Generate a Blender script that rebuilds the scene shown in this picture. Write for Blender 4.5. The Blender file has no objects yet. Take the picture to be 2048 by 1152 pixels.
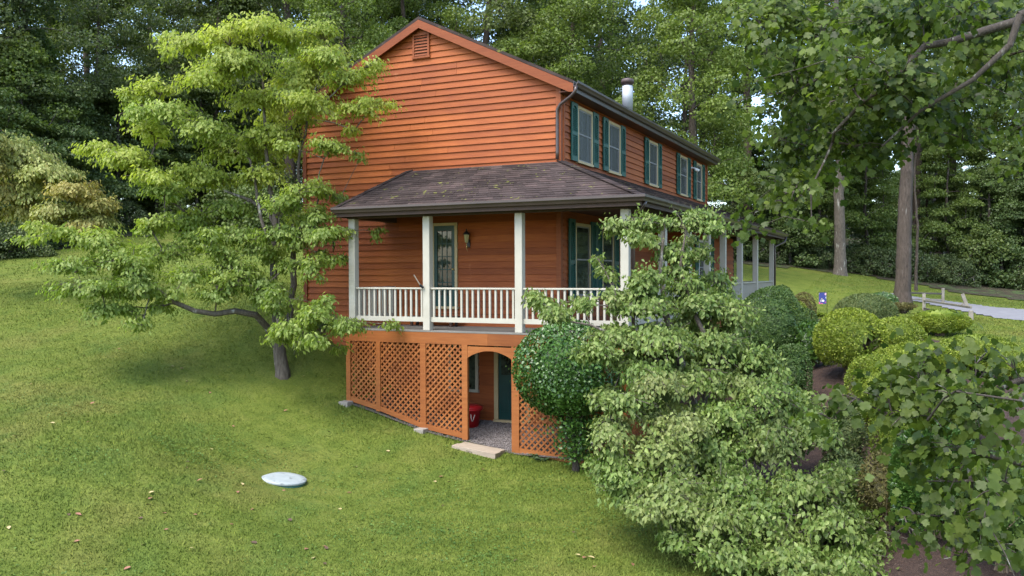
import bpy, math, random
import numpy as np
from mathutils import Vector, Matrix
R = math.radians
SC = bpy.context.scene
COL = SC.collection

# ------------------------------------------------------------------ camera, sky, sun, exposure
FPX = 1742.296
YAW, PIT, ROL = R(25.467), R(-.884), R(-.203)
CAM = np.array([7.869, -19.227, 1.28])
fw = np.array([-math.sin(YAW)*math.cos(PIT), math.cos(YAW)*math.cos(PIT), math.sin(PIT)])
rt = np.array([math.cos(YAW), math.sin(YAW), 0.])
up = np.cross(rt, fw)
r2 = rt*math.cos(ROL)+up*math.sin(ROL)
u2 = -rt*math.sin(ROL)+up*math.cos(ROL)
cam = bpy.data.cameras.new('camera')
cam.sensor_width = 36; cam.lens = 36*FPX/2048; cam.clip_end = 2000; cam.clip_start = .1
co = bpy.data.objects.new('camera', cam); COL.objects.link(co)
co.matrix_world = Matrix(((r2[0], u2[0], -fw[0], CAM[0]), (r2[1], u2[1], -fw[1], CAM[1]), (r2[2], u2[2], -fw[2], CAM[2]), (0, 0, 0, 1)))
SC.camera = co
SUN_DIR = Vector((-.15, -.60, 1.0)).normalized()      # towards the sun
world = bpy.data.worlds.new('World'); SC.world = world; world.use_nodes = True
wn = world.node_tree.nodes; wl = world.node_tree.links
sky = wn.new('ShaderNodeTexSky'); sky.sky_type = 'NISHITA'; sky.sun_disc = False
sky.sun_elevation = math.asin(SUN_DIR.z); sky.sun_rotation = math.atan2(SUN_DIR.x, SUN_DIR.y)
sky.air_density = 1.0; sky.dust_density = 1.6; sky.ozone_density = 1.0
bg = wn['Background']; bg.inputs['Strength'].default_value = .15
wl.new(sky.outputs[0], bg.inputs[0])
sl = bpy.data.lights.new('sun', 'SUN'); sl.energy = 1.5; sl.angle = R(40); sl.color = (1, .95, .87)
so = bpy.data.objects.new('sun', sl); COL.objects.link(so)
so.rotation_euler = SUN_DIR.to_track_quat('Z', 'Y').to_euler()
SC.view_settings.view_transform = 'Standard'; SC.view_settings.look = 'None'
SC.view_settings.exposure = 1.85; SC.view_settings.gamma = 1
SC.cycles.max_bounces = 7; SC.cycles.diffuse_bounces = 5; SC.cycles.transmission_bounces = 4; SC.cycles.glossy_bounces = 2

def ray(u, v): return fw+r2*((u-1024)/FPX)+u2*((576-v)/FPX)
def at(u, v, d): return CAM+ray(u, v)*d
def aty(u, v, y): r = ray(u, v); return CAM+r*((y-CAM[1])/r[1])

# ------------------------------------------------------------------ materials
MATS = {}
def nodes(name):
    m = bpy.data.materials.new(name); m.use_nodes = True
    n = m.node_tree.nodes; l = m.node_tree.links
    return m, n, l, n['Principled BSDF']
def c4(c): return (c[0], c[1], c[2], 1)
def mixc(n, l, fac, a, b, mode='MIX'):
    x = n.new('ShaderNodeMix'); x.data_type = 'RGBA'; x.blend_type = mode
    for s, val in ((x.inputs[0], fac), (x.inputs[6], a), (x.inputs[7], b)):
        if isinstance(val, bpy.types.NodeSocket): l.new(val, s)
        else: s.default_value = val if isinstance(val, (int, float)) else c4(val)
    return x.outputs[2]
def noise(n, l, scale, detail=4, vec=None, rough=.55):
    t = n.new('ShaderNodeTexNoise'); t.inputs['Scale'].default_value = scale
    t.inputs['Detail'].default_value = detail; t.inputs['Roughness'].default_value = rough
    if vec is not None: l.new(vec, t.inputs['Vector'])
    return t.outputs['Fac']
def ramp(n, l, fac, stops):
    t = n.new('ShaderNodeValToRGB'); l.new(fac, t.inputs[0]); e = t.color_ramp.elements
    while len(e) < len(stops): e.new(.5)
    for k, (p, c) in enumerate(stops): e[k].position = p; e[k].color = c4(c) if not isinstance(c, (int, float)) else (c, c, c, 1)
    return t.outputs['Color']
def objvec(n, l, sc=(1, 1, 1), geo=True):
    if geo: o = n.new('ShaderNodeNewGeometry').outputs['Position']
    else: o = n.new('ShaderNodeTexCoord').outputs['Object']
    m = n.new('ShaderNodeMapping'); m.inputs['Scale'].default_value = sc; l.new(o, m.inputs[0])
    return m.outputs[0]
def bump(n, l, p, h, strength=.3, dist=.01):
    b = n.new('ShaderNodeBump'); b.inputs['Strength'].default_value = strength; b.inputs['Distance'].default_value = dist
    l.new(h, b.inputs['Height']); l.new(b.outputs[0], p.inputs['Normal'])
def surf(name, a, b=None, rough=.6, scale=4, sc=(1, 1, 1), bstr=0, objvar=0, spec=.4, metal=0, speck=None, bdist=.01):
    """plain surface: two tones mixed by noise, optional per object tone and specks"""
    m, n, l, p = nodes(name); v = objvec(n, l, sc)
    f = noise(n, l, scale, 6, v, .65)
    col = ramp(n, l, f, [(.3, a), (.7, b or a)])
    if objvar:
        o = n.new('ShaderNodeObjectInfo').outputs['Random']
        col = mixc(n, l, 1., col, ramp(n, l, o, [(0, 1-objvar), (1, 1.)]), 'MULTIPLY')
    if speck:
        f2 = noise(n, l, speck[1], 3, v); col = mixc(n, l, ramp(n, l, f2, [(speck[2], 0), (speck[2]+.08, 1)]), col, speck[0])
    l.new(col, p.inputs['Base Color'])
    p.inputs['Roughness'].default_value = rough; p.inputs['Specular IOR Level'].default_value = spec; p.inputs['Metallic'].default_value = metal
    if bstr: bump(n, l, p, noise(n, l, scale*5, 5, v), bstr, bdist)
    MATS[name] = m; return m

def leafmat(name, cols, yellow=(.22, .2, .03), trans=.35, rough=.5, spec=.35, objvar=.25, clump=0.35):
    """cols: dark, mid, light leaf tones spread leaf by leaf"""
    m, n, l, p = nodes(name)
    g = n.new('ShaderNodeNewGeometry').outputs['Random Per Island']
    col = ramp(n, l, g, [(0, cols[0]), (.55, cols[1]), (1, cols[2])])
    pos = n.new('ShaderNodeTexCoord').outputs['Object']
    f = noise(n, l, clump, 3, pos)
    col = mixc(n, l, 1., col, ramp(n, l, f, [(.3, (.72, .78, .7)), (.7, (1.22, 1.18, 1.1))]), 'MULTIPLY')
    a = n.new('ShaderNodeAttribute'); a.attribute_name = 'tint'
    col = mixc(n, l, a.outputs['Fac'], col, yellow)
    o = n.new('ShaderNodeObjectInfo').outputs['Random']
    col = mixc(n, l, 1., col, ramp(n, l, o, [(0, (1-objvar, 1-objvar*.8, 1-objvar)), (.5, (1, 1, 1)), (1, (1+objvar*.7, 1+objvar*.4, 1-objvar*.3))]), 'MULTIPLY')
    l.new(col, p.inputs['Base Color']); p.inputs['Roughness'].default_value = rough; p.inputs['Specular IOR Level'].default_value = spec
    t = n.new('ShaderNodeBsdfTranslucent')
    l.new(mixc(n, l, 1., col, (1.15, 1.25, .6), 'MULTIPLY'), t.inputs[0])
    x = n.new('ShaderNodeMixShader'); x.inputs[0].default_value = trans
    l.new(p.outputs[0], x.inputs[1]); l.new(t.outputs[0], x.inputs[2]); l.new(x.outputs[0], n['Material Output'].inputs[0])
    MATS[name] = m; return m

# siding: red cedar stain with grain along the board
def siding(name, a, b, c):
    m, n, l, p = nodes(name)
    tc = objvec(n, l, (.6, .6, 9)); f = noise(n, l, 3, 8, tc, .7)
    big = noise(n, l, .55, 3, objvec(n, l))
    col = ramp(n, l, f, [(.25, a), (.55, b), (.85, c)])
    col = mixc(n, l, 1., col, ramp(n, l, big, [(.3, (.84, .78, .74)), (.7, (1.1, 1.12, 1.12))]), 'MULTIPLY')
    o = n.new('ShaderNodeObjectInfo').outputs['Random']
    col = mixc(n, l, 1., col, ramp(n, l, o, [(0, (.74, .70, .66)), (.5, (1, 1, 1)), (1, (1.12, 1.2, 1.25))]), 'MULTIPLY')
    kn = n.new('ShaderNodeTexVoronoi'); kn.inputs['Scale'].default_value = 2.2; l.new(objvec(n, l, (1, 1, 2.6)), kn.inputs['Vector'])
    col = mixc(n, l, ramp(n, l, kn.outputs['Distance'], [(.035, .55), (.06, 0)]), col, (.3, .06, .02))
    st = noise(n, l, 2.3, 5, objvec(n, l, (1, 1, .5)), .7)
    col = mixc(n, l, ramp(n, l, st, [(.66, 0), (.78, .35)]), col, (.55, .24, .11))
    l.new(col, p.inputs['Base Color']); p.inputs['Roughness'].default_value = .62; p.inputs['Specular IOR Level'].default_value = .3
    bump(n, l, p, f, .35, .006); MATS[name] = m
siding('siding', (.205, .046, .0095), (.295, .076, .0145), (.365, .118, .028))
siding('trim_orange', (.165, .040, .011), (.215, .057, .016), (.26, .085, .028))
siding('lattice_wood', (.195, .060, .014), (.265, .088, .021), (.33, .132, .042))
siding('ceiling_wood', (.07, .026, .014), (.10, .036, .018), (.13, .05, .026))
surf('cream', (.36, .34, .275), (.42, .40, .335), .5, 3, bstr=.1, speck=((.45, .42, .34), 9, .70))
surf('tan_trim', (.38, .30, .15), (.44, .35, .20), .55, 4)
surf('gutter_brown', (.040, .026, .023), (.058, .039, .034), .32, 2, spec=.6)
surf('gutter_edge', (.30, .27, .27), (.36, .33, .33), .35, 2, spec=.6)
surf('dark_wood', (.035, .02, .014), (.06, .032, .02), .7, 5)
surf('green_paint', (.008, .066, .052), (.012, .088, .069), .42, 3, objvar=.1)
surf('door_green', (.004, .034, .030), (.006, .046, .040), .38, 3)
surf('black_metal', (.012, .012, .013), None, .4, 3)
surf('brass', (.55, .42, .18), None, .35, 3, metal=.8)
surf('deck_grey', (.13, .125, .11), (.20, .19, .17), .75, 3, (.4, 3, 1), bstr=.25, objvar=.15)
surf('concrete', (.30, .28, .26), (.40, .37, .33), .85, 4, bstr=.3)
surf('step_wood', (.25, .20, .15), (.35, .29, .22), .8, 3, (1, 6, 6), bstr=.25)
surf('stone', (.30, .27, .24), (.42, .38, .34), .8, 3, bstr=.3, objvar=.2)
surf('lid', (.25, .285, .28), (.32, .355, .35), .55, 5, bstr=.1, speck=((.17, .19, .19), 7, .60))
surf('lid_rim', (.05, .16, .13), None, .6, 4)
surf('red_plastic', (.42, .012, .016), (.46, .016, .020), .35, 3)
surf('rope', (.66, .62, .56), None, .8, 3)
surf('flue_metal', (.34, .37, .40), (.44, .47, .50), .5, 5, metal=.1)
surf('flue_cap', (.06, .045, .042), (.09, .06, .055), .5, 4)
surf('bark_grey', (.060, .048, .038), (.165, .142, .115), .9, 7, (3, 3, .7), bstr=.8, bdist=.03, speck=((.33, .32, .28), 2.6, .62))
surf('bark_brown', (.045, .033, .025), (.13, .10, .078), .9, 7, (3, 3, .5), bstr=1., bdist=.05, speck=((.26, .25, .22), 2.2, .66))
surf('bark_dark', (.030, .024, .019), (.075, .062, .050), .9, 5, (3, 3, .8), bstr=.8, bdist=.02, speck=((.20, .21, .18), 5, .60))
surf('dead_twig', (.11, .08, .055), (.17, .13, .09), .9, 5)
surf('mulch', (.030, .017, .012), (.072, .042, .030), .95, 9, bstr=1., bdist=.05, speck=((.11, .075, .055), 40, .58))
surf('gravel', (.09, .075, .07), (.19, .165, .155), .9, 45, bstr=1., bdist=.03)
surf('pebble', (.10, .085, .08), (.26, .23, .215), .85, 30)
surf('asphalt', (.15, .15, .163), (.20, .20, .213), .9, 3, bstr=.3, speck=((.17, .17, .18), 60, .55))
surf('litter', (.022, .024, .010), (.060, .044, .022), .95, 2.5, bstr=1., bdist=.06, speck=((.05, .08, .02), 1.2, .52))
surf('rail_wood', (.16, .145, .115), (.25, .23, .19), .85, 4, (1, 1, 1), bstr=.4, speck=((.25, .24, .2), 8, .62))
surf('rail_dark', (.05, .045, .04), (.09, .08, .07), .85, 4)
surf('white_plastic', (.70, .70, .69), None, .4, 3)
surf('block', (.22, .20, .17), (.32, .29, .25), .9, 6, bstr=.4)
surf('shingle', (.030, .022, .020), (.066, .050, .046), .93, 1.3, (1, 1, 1), bstr=.5, bdist=.02, spec=.15, speck=((.12, .095, .088), 14, .66))
def shingle_moss():
    m = MATS['shingle']; n = m.node_tree.nodes; l = m.node_tree.links; p = n['Principled BSDF']
    src = p.inputs['Base Color'].links[0].from_socket
    ri = n.new('ShaderNodeNewGeometry').outputs['Random Per Island']
    src = mixc(n, l, 1., src, ramp(n, l, ri, [(0, (.66, .66, .66)), (.6, (1, 1, 1)), (1, (1.4, 1.32, 1.3))]), 'MULTIPLY')
    f = noise(n, l, 1.6, 5, objvec(n, l), .7); g = noise(n, l, 9, 3, objvec(n, l))
    mul = n.new('ShaderNodeMath'); mul.operation = 'MULTIPLY'; l.new(f, mul.inputs[0]); l.new(g, mul.inputs[1])
    l.new(mixc(n, l, ramp(n, l, mul.outputs[0], [(.352, 0), (.40, .8)]), src, (.16, .17, .035)), p.inputs['Base Color'])
shingle_moss()
def glass_mat(name, a, b, rough=.06, sc=(1, 3, .1)):
    m, n, l, p = nodes(name)
    f = noise(n, l, 2.2, 3, objvec(n, l, sc))
    l.new(ramp(n, l, f, [(.35, a), (.65, b)]), p.inputs['Base Color']); p.inputs['Roughness'].default_value = rough
    p.inputs['Specular IOR Level'].default_value = .55; MATS[name] = m
glass_mat('screen_glass', (.030, .034, .040), (.075, .083, .095), .22)
surf('sash_grey', (.17, .17, .165), (.22, .215, .21), .5, 3)
glass_mat('dark_glass', (.012, .016, .014), (.045, .06, .05), .04, (3, 3, 3))
glass_mat('amber_glass', (.30, .26, .13), (.38, .33, .18), .1)
def flag_mat():
    m, n, l, p = nodes('flag_print'); v = objvec(n, l, (9, 9, 9), False)
    vo = n.new('ShaderNodeTexVoronoi'); vo.inputs['Scale'].default_value = 1.; l.new(v, vo.inputs['Vector'])
    hue = n.new('ShaderNodeSeparateColor'); l.new(vo.outputs['Color'], hue.inputs[0])
    pet = ramp(n, l, hue.outputs[0], [(0, (.6, .02, .16)), (.3, (.75, .2, .42)), (.55, (.75, .72, .75)), (.8, (.12, .18, .5)), (1, (.7, .6, .1))])
    l.new(mixc(n, l, ramp(n, l, vo.outputs['Distance'], [(.42, 0), (.5, 1)]), pet, (.035, .05, .22)), p.inputs['Base Color'])
    p.inputs['Roughness'].default_value = .7; MATS['flag_print'] = m
flag_mat()
def lawn_mat(name, blades):
    m, n, l, p = nodes(name); v = objvec(n, l, (1, 1, .3))
    f1 = noise(n, l, .35, 4, v); f2 = noise(n, l, 1.7, 5, v, .7); f3 = noise(n, l, 26, 4, v, .7)
    col = ramp(n, l, f2, [(.28, (.074, .110, .016)), (.5, (.113, .150, .025)), (.72, (.154, .182, .040))])
    col = mixc(n, l, ramp(n, l, f1, [(.52, 0), (.74, .4)]), col, (.205, .165, .060))
    f4 = noise(n, l, .8, 4, objvec(n, l, (1.3, .9, .3)))
    col = mixc(n, l, ramp(n, l, f4, [(.52, 0), (.68, .6)]), col, (.085, .135, .026))
    if blades:
        g = n.new('ShaderNodeNewGeometry').outputs['Random Per Island']
        col = mixc(n, l, 1., col, ramp(n, l, g, [(0, (.66, .72, .62)), (.6, (1.08, 1.08, 1.)), (.95, (1.25, 1.2, 1.12)), (1, (1.6, 1.4, 1.25))]), 'MULTIPLY')
    else:
        col = mixc(n, l, 1., col, ramp(n, l, f3, [(.3, (.55, .58, .5)), (.7, (1.25, 1.2, 1.1))]), 'MULTIPLY')
        bump(n, l, p, noise(n, l, 60, 3, v), .8, .03)
    l.new(col, p.inputs['Base Color']); p.inputs['Roughness'].default_value = .8; p.inputs['Specular IOR Level'].default_value = .15
    MATS[name] = m
lawn_mat('lawn', False); lawn_mat('grass_blades', True)
leafmat('leaf_dogwood', [(.130, .190, .030), (.218, .300, .062), (.33, .41, .135)], (.42, .46, .08), .52, .5, .35, 0, .5)
leafmat('leaf_dogwood_far', [(.19, .23, .055), (.30, .34, .10), (.40, .43, .17)], (.32, .24, .05), .35, .5, .35, 0, .6)
leafmat('leaf_kousa', [(.074, .132, .024), (.135, .212, .043), (.225, .30, .085)], (.26, .275, .10), .3, .5, .35, .15, .9)
leafmat('leaf_tulip', [(.026, .048, .014), (.060, .094, .022), (.120, .165, .040)], (.27, .34, .05), .5, .45, .3, .3, .9)
leafmat('leaf_holly', [(.024, .070, .012), (.052, .125, .021), (.10, .19, .042)], (.06, .14, .04), .15, .33, .5, 0, 2)
leafmat('leaf_box', [(.030, .062, .016), (.055, .105, .026), (.085, .145, .036)], (.16, .2, .03), .2, .5, .3, .1, 1.5)
leafmat('leaf_lime', [(.095, .145, .016), (.165, .225, .026), (.25, .31, .045)], (.25, .2, .03), .28, .5, .3, .12, 1.5)
leafmat('leaf_sage', [(.050, .085, .026), (.090, .130, .044), (.14, .17, .06)], (.2, .16, .05), .22, .55, .3, .1, 1.5)
leafmat('leaf_brown', [(.075, .062, .022), (.12, .105, .036), (.16, .15, .05)], (.2, .16, .05), .22, .55, .3, .1, 1.5)
leafmat('leaf_rhodo', [(.028, .07, .014), (.055, .12, .022), (.095, .17, .036)], (.1, .2, .04), .2, .3, .6, .1, 2)
leafmat('leaf_fern', [(.06, .11, .05), (.10, .16, .08), (.15, .2, .11)], (.2, .2, .1), .3, .5, .3, .1, 2)
leafmat('leaf_oak', [(.062, .090, .036), (.105, .145, .058), (.155, .200, .090)], (.12, .14, .03), .46, .5, .35, .28, .22)
leafmat('leaf_green', [(.082, .124, .030), (.135, .192, .050), (.190, .250, .080)], (.15, .17, .03), .45, .5, .35, .25, .22)
leafmat('leaf_light', [(.110, .155, .030), (.170, .230, .050), (.235, .295, .085)], (.2, .2, .03), .4, .5, .35, .2, .25)
leafmat('leaf_under', [(.052, .086, .026), (.090, .138, .044), (.135, .185, .070)], (.1, .12, .03), .32, .5, .35, .3, .4)
leafmat('leaf_ivy', [(.04, .065, .022), (.072, .105, .038), (.105, .14, .058)], (.1, .12, .03), .25, .5, .35, .2, .8)

# ------------------------------------------------------------------ mesh helpers
def wm(o):                       # world matrix of things built here (no rotation on part parents)
    m = o.matrix_basis.copy()
    return (wm(o.parent) @ o.matrix_parent_inverse @ m) if o.parent else m
def link(o, parent=None):
    COL.objects.link(o)
    if parent is not None:
        o.parent = parent; o.matrix_parent_inverse = wm(parent).inverted()
    return o
def tag(o, label, cat, group=None):
    o['label'] = label; o['category'] = cat
    if group: o['group'] = group
    return o
def thing(name, loc, label, cat, group=None):
    o = bpy.data.objects.new(name, None); o.location = Vector(loc); o.empty_display_size = .2; link(o)
    return tag(o, label, cat, group)
class B:
    def __init__(s): s.v = []; s.f = []
    def add(s, vs, fs):
        k = len(s.v); s.v += [tuple(map(float, p)) for p in vs]; s.f += [tuple(k+i for i in q) for q in fs]; return s
    def box(s, x0, x1, y0, y1, z0, z1):
        return s.add([(x0, y0, z0), (x1, y0, z0), (x1, y1, z0), (x0, y1, z0), (x0, y0, z1), (x1, y0, z1), (x1, y1, z1), (x0, y1, z1)],
                     [(0, 3, 2, 1), (4, 5, 6, 7), (0, 1, 5, 4), (1, 2, 6, 5), (2, 3, 7, 6), (3, 0, 4, 7)])
    def bar(s, a, b, w, h, upv=(0, 0, 1)):       # rectangular bar between two points
        a = np.array(a, float); b = np.array(b, float); t = b-a; t /= np.linalg.norm(t)
        x = np.cross(t, upv); x /= np.linalg.norm(x); y = np.cross(x, t)
        q = [(-w/2, -h/2), (w/2, -h/2), (w/2, h/2), (-w/2, h/2)]
        return s.add([a+x*i+y*j for i, j in q]+[b+x*i+y*j for i, j in q], [(0, 1, 2, 3), (7, 6, 5, 4), (0, 4, 5, 1), (1, 5, 6, 2), (2, 6, 7, 3), (3, 7, 4, 0)])
    def prism(s, poly, axis, a, b):              # poly in the two other axes, extruded along axis
        k = len(poly)
        def P(q, t): return {'x': (t, q[0], q[1]), 'y': (q[0], t, q[1]), 'z': (q[0], q[1], t)}[axis]
        return s.add([P(q, a) for q in poly]+[P(q, b) for q in poly], [tuple(range(k)), tuple(range(2*k-1, k-1, -1))]+[(i, i+k, (i+1) % k+k, (i+1) % k) for i in range(k)])
    def tube(s, pts, rad, n=8):
        pts = [np.array(p, float) for p in pts]; vs = []; k = len(pts); ref = None
        for i, p in enumerate(pts):
            t = pts[min(i+1, k-1)]-pts[max(i-1, 0)]; t = t/(np.linalg.norm(t)+1e-9)
            if ref is None: ref = np.array((1, 0, 0.)) if abs(t[0]) < .8 else np.array((0, 1., 0))
            x = ref-t*(ref@t); x /= np.linalg.norm(x); y = np.cross(t, x); ref = x
            r = rad[i] if hasattr(rad, '__len__') else rad
            vs += [p+r*(x*math.cos(2*math.pi*j/n)+y*math.sin(2*math.pi*j/n)) for j in range(n)]
        fs = [(i*n+j, i*n+(j+1) % n, (i+1)*n+(j+1) % n, (i+1)*n+j) for i in range(k-1) for j in range(n)]
        fs += [tuple(range(n-1, -1, -1)), tuple(range((k-1)*n, k*n))]
        return s.add(vs, fs)
    def lathe(s, c, prof, n=20):
        vs = [(c[0]+r*math.cos(2*math.pi*j/n), c[1]+r*math.sin(2*math.pi*j/n), c[2]+z) for r, z in prof for j in range(n)]
        k = len(prof)
        fs = [(i*n+j, i*n+(j+1) % n, (i+1)*n+(j+1) % n, (i+1)*n+j) for i in range(k-1) for j in range(n)]
        fs += [tuple(range(n-1, -1, -1)), tuple(range((k-1)*n, k*n))]
        return s.add(vs, fs)
    def mesh(s, name, mat, smooth=False):
        m = bpy.data.meshes.new(name); m.from_pydata(s.v, [], s.f); m.materials.append(MATS[mat])
        if smooth: m.polygons.foreach_set('use_smooth', [True]*len(m.polygons))
        m.update(); return m
    def build(s, name, mat, parent=None, smooth=False, bevel=0):
        o = bpy.data.objects.new(name, s.mesh(name, mat, smooth)); link(o, parent)
        if bevel:
            b = o.modifiers.new('bevel', 'BEVEL'); b.width = bevel; b.segments = 2; b.limit_method = 'ANGLE'
        return o
def inst(name, mesh, loc=(0, 0, 0), parent=None, rot=None, scale=None):
    o = bpy.data.objects.new(name, mesh); o.location = Vector(loc)
    if rot is not None: o.rotation_euler = rot
    if scale is not None: o.scale = scale
    return link(o, parent)
def npmesh(name, V, F, mat, tint=None, smooth=False):
    """V (n,3), F (m,k) all faces with k corners"""
    m = bpy.data.meshes.new(name); V = np.asarray(V, np.float32); F = np.asarray(F, np.int32)
    m.vertices.add(len(V)); m.vertices.foreach_set('co', V.ravel())
    k = F.shape[1]; m.loops.add(F.size); m.loops.foreach_set('vertex_index', F.ravel())
    m.polygons.add(len(F)); m.polygons.foreach_set('loop_start', np.arange(0, F.size, k, dtype=np.int32))
    if smooth: m.polygons.foreach_set('use_smooth', np.ones(len(F), bool))
    m.materials.append(MATS[mat])
    if tint is not None:
        a = m.attributes.new('tint', 'FLOAT', 'POINT'); a.data.foreach_set('value', np.asarray(tint, np.float32))
    m.update(calc_edges=True); return m
# leaf outlines: vertices (x across, y along, z) and triangles
L2 = (np.array([(0, 0, 0), (.27, .45, .07), (0, 1, -.12), (-.27, .45, .07)]), np.array([(0, 1, 2), (0, 2, 3)]))
L2K = (np.array([(0, 0, 0), (.3, .42, .09), (0, 1, -.14), (-.3, .42, .09)]), np.array([(0, 1, 2), (0, 2, 3)]))
L2W = (np.array([(0, 0, 0), (.4, .5, .08), (0, 1, -.1), (-.4, .5, .08)]), np.array([(0, 1, 2), (0, 2, 3)]))
L6 = (np.array([(0, 0, 0), (.23, .22, .05), (.28, .52, .04), (0, 1, -.16), (-.28, .52, .04), (-.23, .22, .05), (0, .45, -.02)]),
      np.array([(0, 1, 6), (1, 2, 6), (2, 3, 6), (3, 4, 6), (4, 5, 6), (5, 0, 6)]))
_t = [(0, 0, 0), (.2, -.05, .0), (.5, .12, -.05), (.38, .42, .03), (.5, .58, -.03), (.27, .92, -.1), (0, .78, -.03), (-.27, .92, -.1), (-.5, .58, -.03), (-.38, .42, .03), (-.5, .12, -.05), (-.2, -.05, 0)]
LT = (np.array(_t+[(0, .4, -.05)]), np.array([(i, (i+1) % 12, 12) for i in range(12)]))
def unit(a): return a/(np.linalg.norm(a, axis=-1, keepdims=True)+1e-9)
def frames(ax, nr):
    y = unit(ax); z = unit(nr-y*(nr*y).sum(1, keepdims=True)); x = np.cross(y, z); return x, y, z
def leaves(name, P, ax, nr, size, tpl, mat, tint=None):
    x, y, z = frames(ax, nr); T, F = tpl; k = len(T); N = len(P); size = np.asarray(size).reshape(-1, 1, 1)
    V = P[:, None]+size*(T[None, :, 0:1]*x[:, None]+T[None, :, 1:2]*y[:, None]+T[None, :, 2:3]*z[:, None])
    FF = (F[None]+(np.arange(N)*k)[:, None, None]).reshape(-1, 3)
    return npmesh(name, V.reshape(-1, 3), FF, mat, None if tint is None else np.repeat(tint, k))
def tubes_np(segs, n=5):
    """segs: list of (p0,p1,r0,r1) -> V,F of open frusta"""
    A = np.array([s[0] for s in segs]); Bq = np.array([s[1] for s in segs]); ra = np.array([s[2] for s in segs]); rb = np.array([s[3] for s in segs])
    t = unit(Bq-A); ref = np.where(np.abs(t[:, 2:3]) > .9, np.array([[1., 0, 0]]), np.array([[0, 0, 1.]]))
    x = unit(np.cross(t, ref)); y = np.cross(t, x); a = np.arange(n)*2*np.pi/n
    ring = x[:, None]*np.cos(a)[None, :, None]+y[:, None]*np.sin(a)[None, :, None]
    V = np.concatenate([A[:, None]+ring*ra[:, None, None], (Bq+t*(rb*.4)[:, None])[:, None]+ring*rb[:, None, None]], 1).reshape(-1, 3)
    f = np.array([(j, (j+1) % n, n+(j+1) % n, n+j) for j in range(n)])
    return V, (f[None]+(np.arange(len(segs))*2*n)[:, None, None]).reshape(-1, 4)

# ------------------------------------------------------------------ terrain
CTRL = [(-4.74, -1.9, -1.77), (-3.73, -1.9, -2.0), (-2.7, -1.9, -2.3), (-1.5, -1.9, -2.47), (-.32, -1.9, -2.66), (1.04, -1.9, -2.76), (2.2, -1.9, -2.8),
        (-7.6, 0, .2), (-6.44, 0, -.72), (-6.8, -1.9, -1.32), (-3.3, -6, -2.70), (-1.4, -10.9, -2.75), (4.5, -7.8, -2.8), (4, -12, -2.82), (0, -15, -2.85), (8, -19, -2.7),
        (1.5, -2.9, -2.76), (4.2, -4.8, -2.72), (-3, .3, -2.4), (0, .3, -2.5), (2.3, 2, -2.4), (3, 6, -1.25), (3, 10, -.85), (3, 14, -.7), (3, 18, -.45),
        (5.6, 1.9, -.95), (5.2, 5, -.85), (5, 9.5, -.55), (5.2, 12, -.1), (6.3, -2.0, -1.75), (6.4, -5.2, -2.55), (8.2, -6, -2.1), (6.8, -8.5, -2.85), (9.3, -10, -2.5), (11, -16, -2.5), (9, 4, -.9), (12, 4, -.9), (14, -4, -1.4),
        (6.8, 25, -.28), (9.6, 20, -.5), (10.2, 24, -.45), (11.5, 29, -.32), (16, 24, -.7), (16, 12, -.9), (2.9, 39.5, 1.25), (-.4, 34, 1.45), (10, 36, -.1), (18, 38, -.6), (3, 30, .6), (-2, 26, 1.0),
        (-20, 50, 5), (10, 60, 2.5), (30, 60, 0.5), (40, 30, -1.5), (30, 0, -2), (0, 80, 6), (-50, 60, 7.5), (-70, 20, 5), (-70, -20, 2), (-40, -40, -1), (10, -50, -4), (60, -40, -4), (70, 60, 1),
        (-14, 22, 2.3), (-9, 12, 1.7), (-10, 4, 1.0), (200, 200, 10), (-200, 200, 22), (200, -200, -10), (-200, -200, -5), (0, 380, 25), (380, 0, 0), (-380, 0, 10), (0, -380, -12)]
for u, v, d in ((0, 900, 15), (0, 760, 19.5), (0, 640, 25), (0, 532, 34), (300, 562, 29), (300, 640, 24.5), (300, 458, 47), (480, 470, 45), (0, 1000, 13.3), (0, 1150, 11.4), (300, 900, 15.5), (480, 600, 25), (250, 760, 19.8), (330, 500, 39)):
    CTRL.append(tuple(at(u, v, d)))
CT = np.array(CTRL)
def _k(d): return np.where(d > 1e-6, d*d*np.log(np.maximum(d, 1e-6)), 0)
_n = len(CT); _D = np.linalg.norm(CT[:, None, :2]-CT[None, :, :2], axis=2)
_A = np.zeros((_n+3, _n+3)); _A[:_n, :_n] = _k(_D)+np.eye(_n)*.8; _A[:_n, _n] = 1; _A[:_n, _n+1:] = CT[:, :2]; _A[_n, :_n] = 1; _A[_n+1:, :_n] = CT[:, :2].T
_w = np.linalg.solve(_A, np.concatenate([CT[:, 2], np.zeros(3)]))
def gz(x, y):
    x = np.asarray(x, float); y = np.asarray(y, float); sh = x.shape; x = x.ravel(); y = y.ravel(); out = np.empty(len(x))
    for i in range(0, len(x), 20000):
        X = x[i:i+20000]; Y = y[i:i+20000]
        out[i:i+20000] = _k(np.hypot(X[:, None]-CT[None, :, 0], Y[:, None]-CT[None, :, 1]))@_w[:_n]+_w[_n]+_w[_n+1]*X+_w[_n+2]*Y
    return out.reshape(sh)
def G(x, y): return float(gz(np.array([x]), np.array([y]))[0])
def ghit(u, v, d0=8, d1=90):
    d = np.linspace(d0, d1, 1200); r = ray(u, v); P = CAM[None]+r[None]*d[:, None]
    below = P[:, 2] < gz(P[:, 0], P[:, 1]); i = int(np.argmax(below)) if below.any() else len(d)-1
    return P[i]
def structure(o): o['kind'] = 'structure'; return o
ax_ = np.concatenate([np.arange(-400, -60, 20.), np.arange(-60, 60, .8), np.arange(60, 401, 20.)])
X, Y = np.meshgrid(ax_, ax_, indexing='ij'); Z = gz(X, Y); k = len(ax_)
idx = np.arange(k*k).reshape(k, k)
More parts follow.
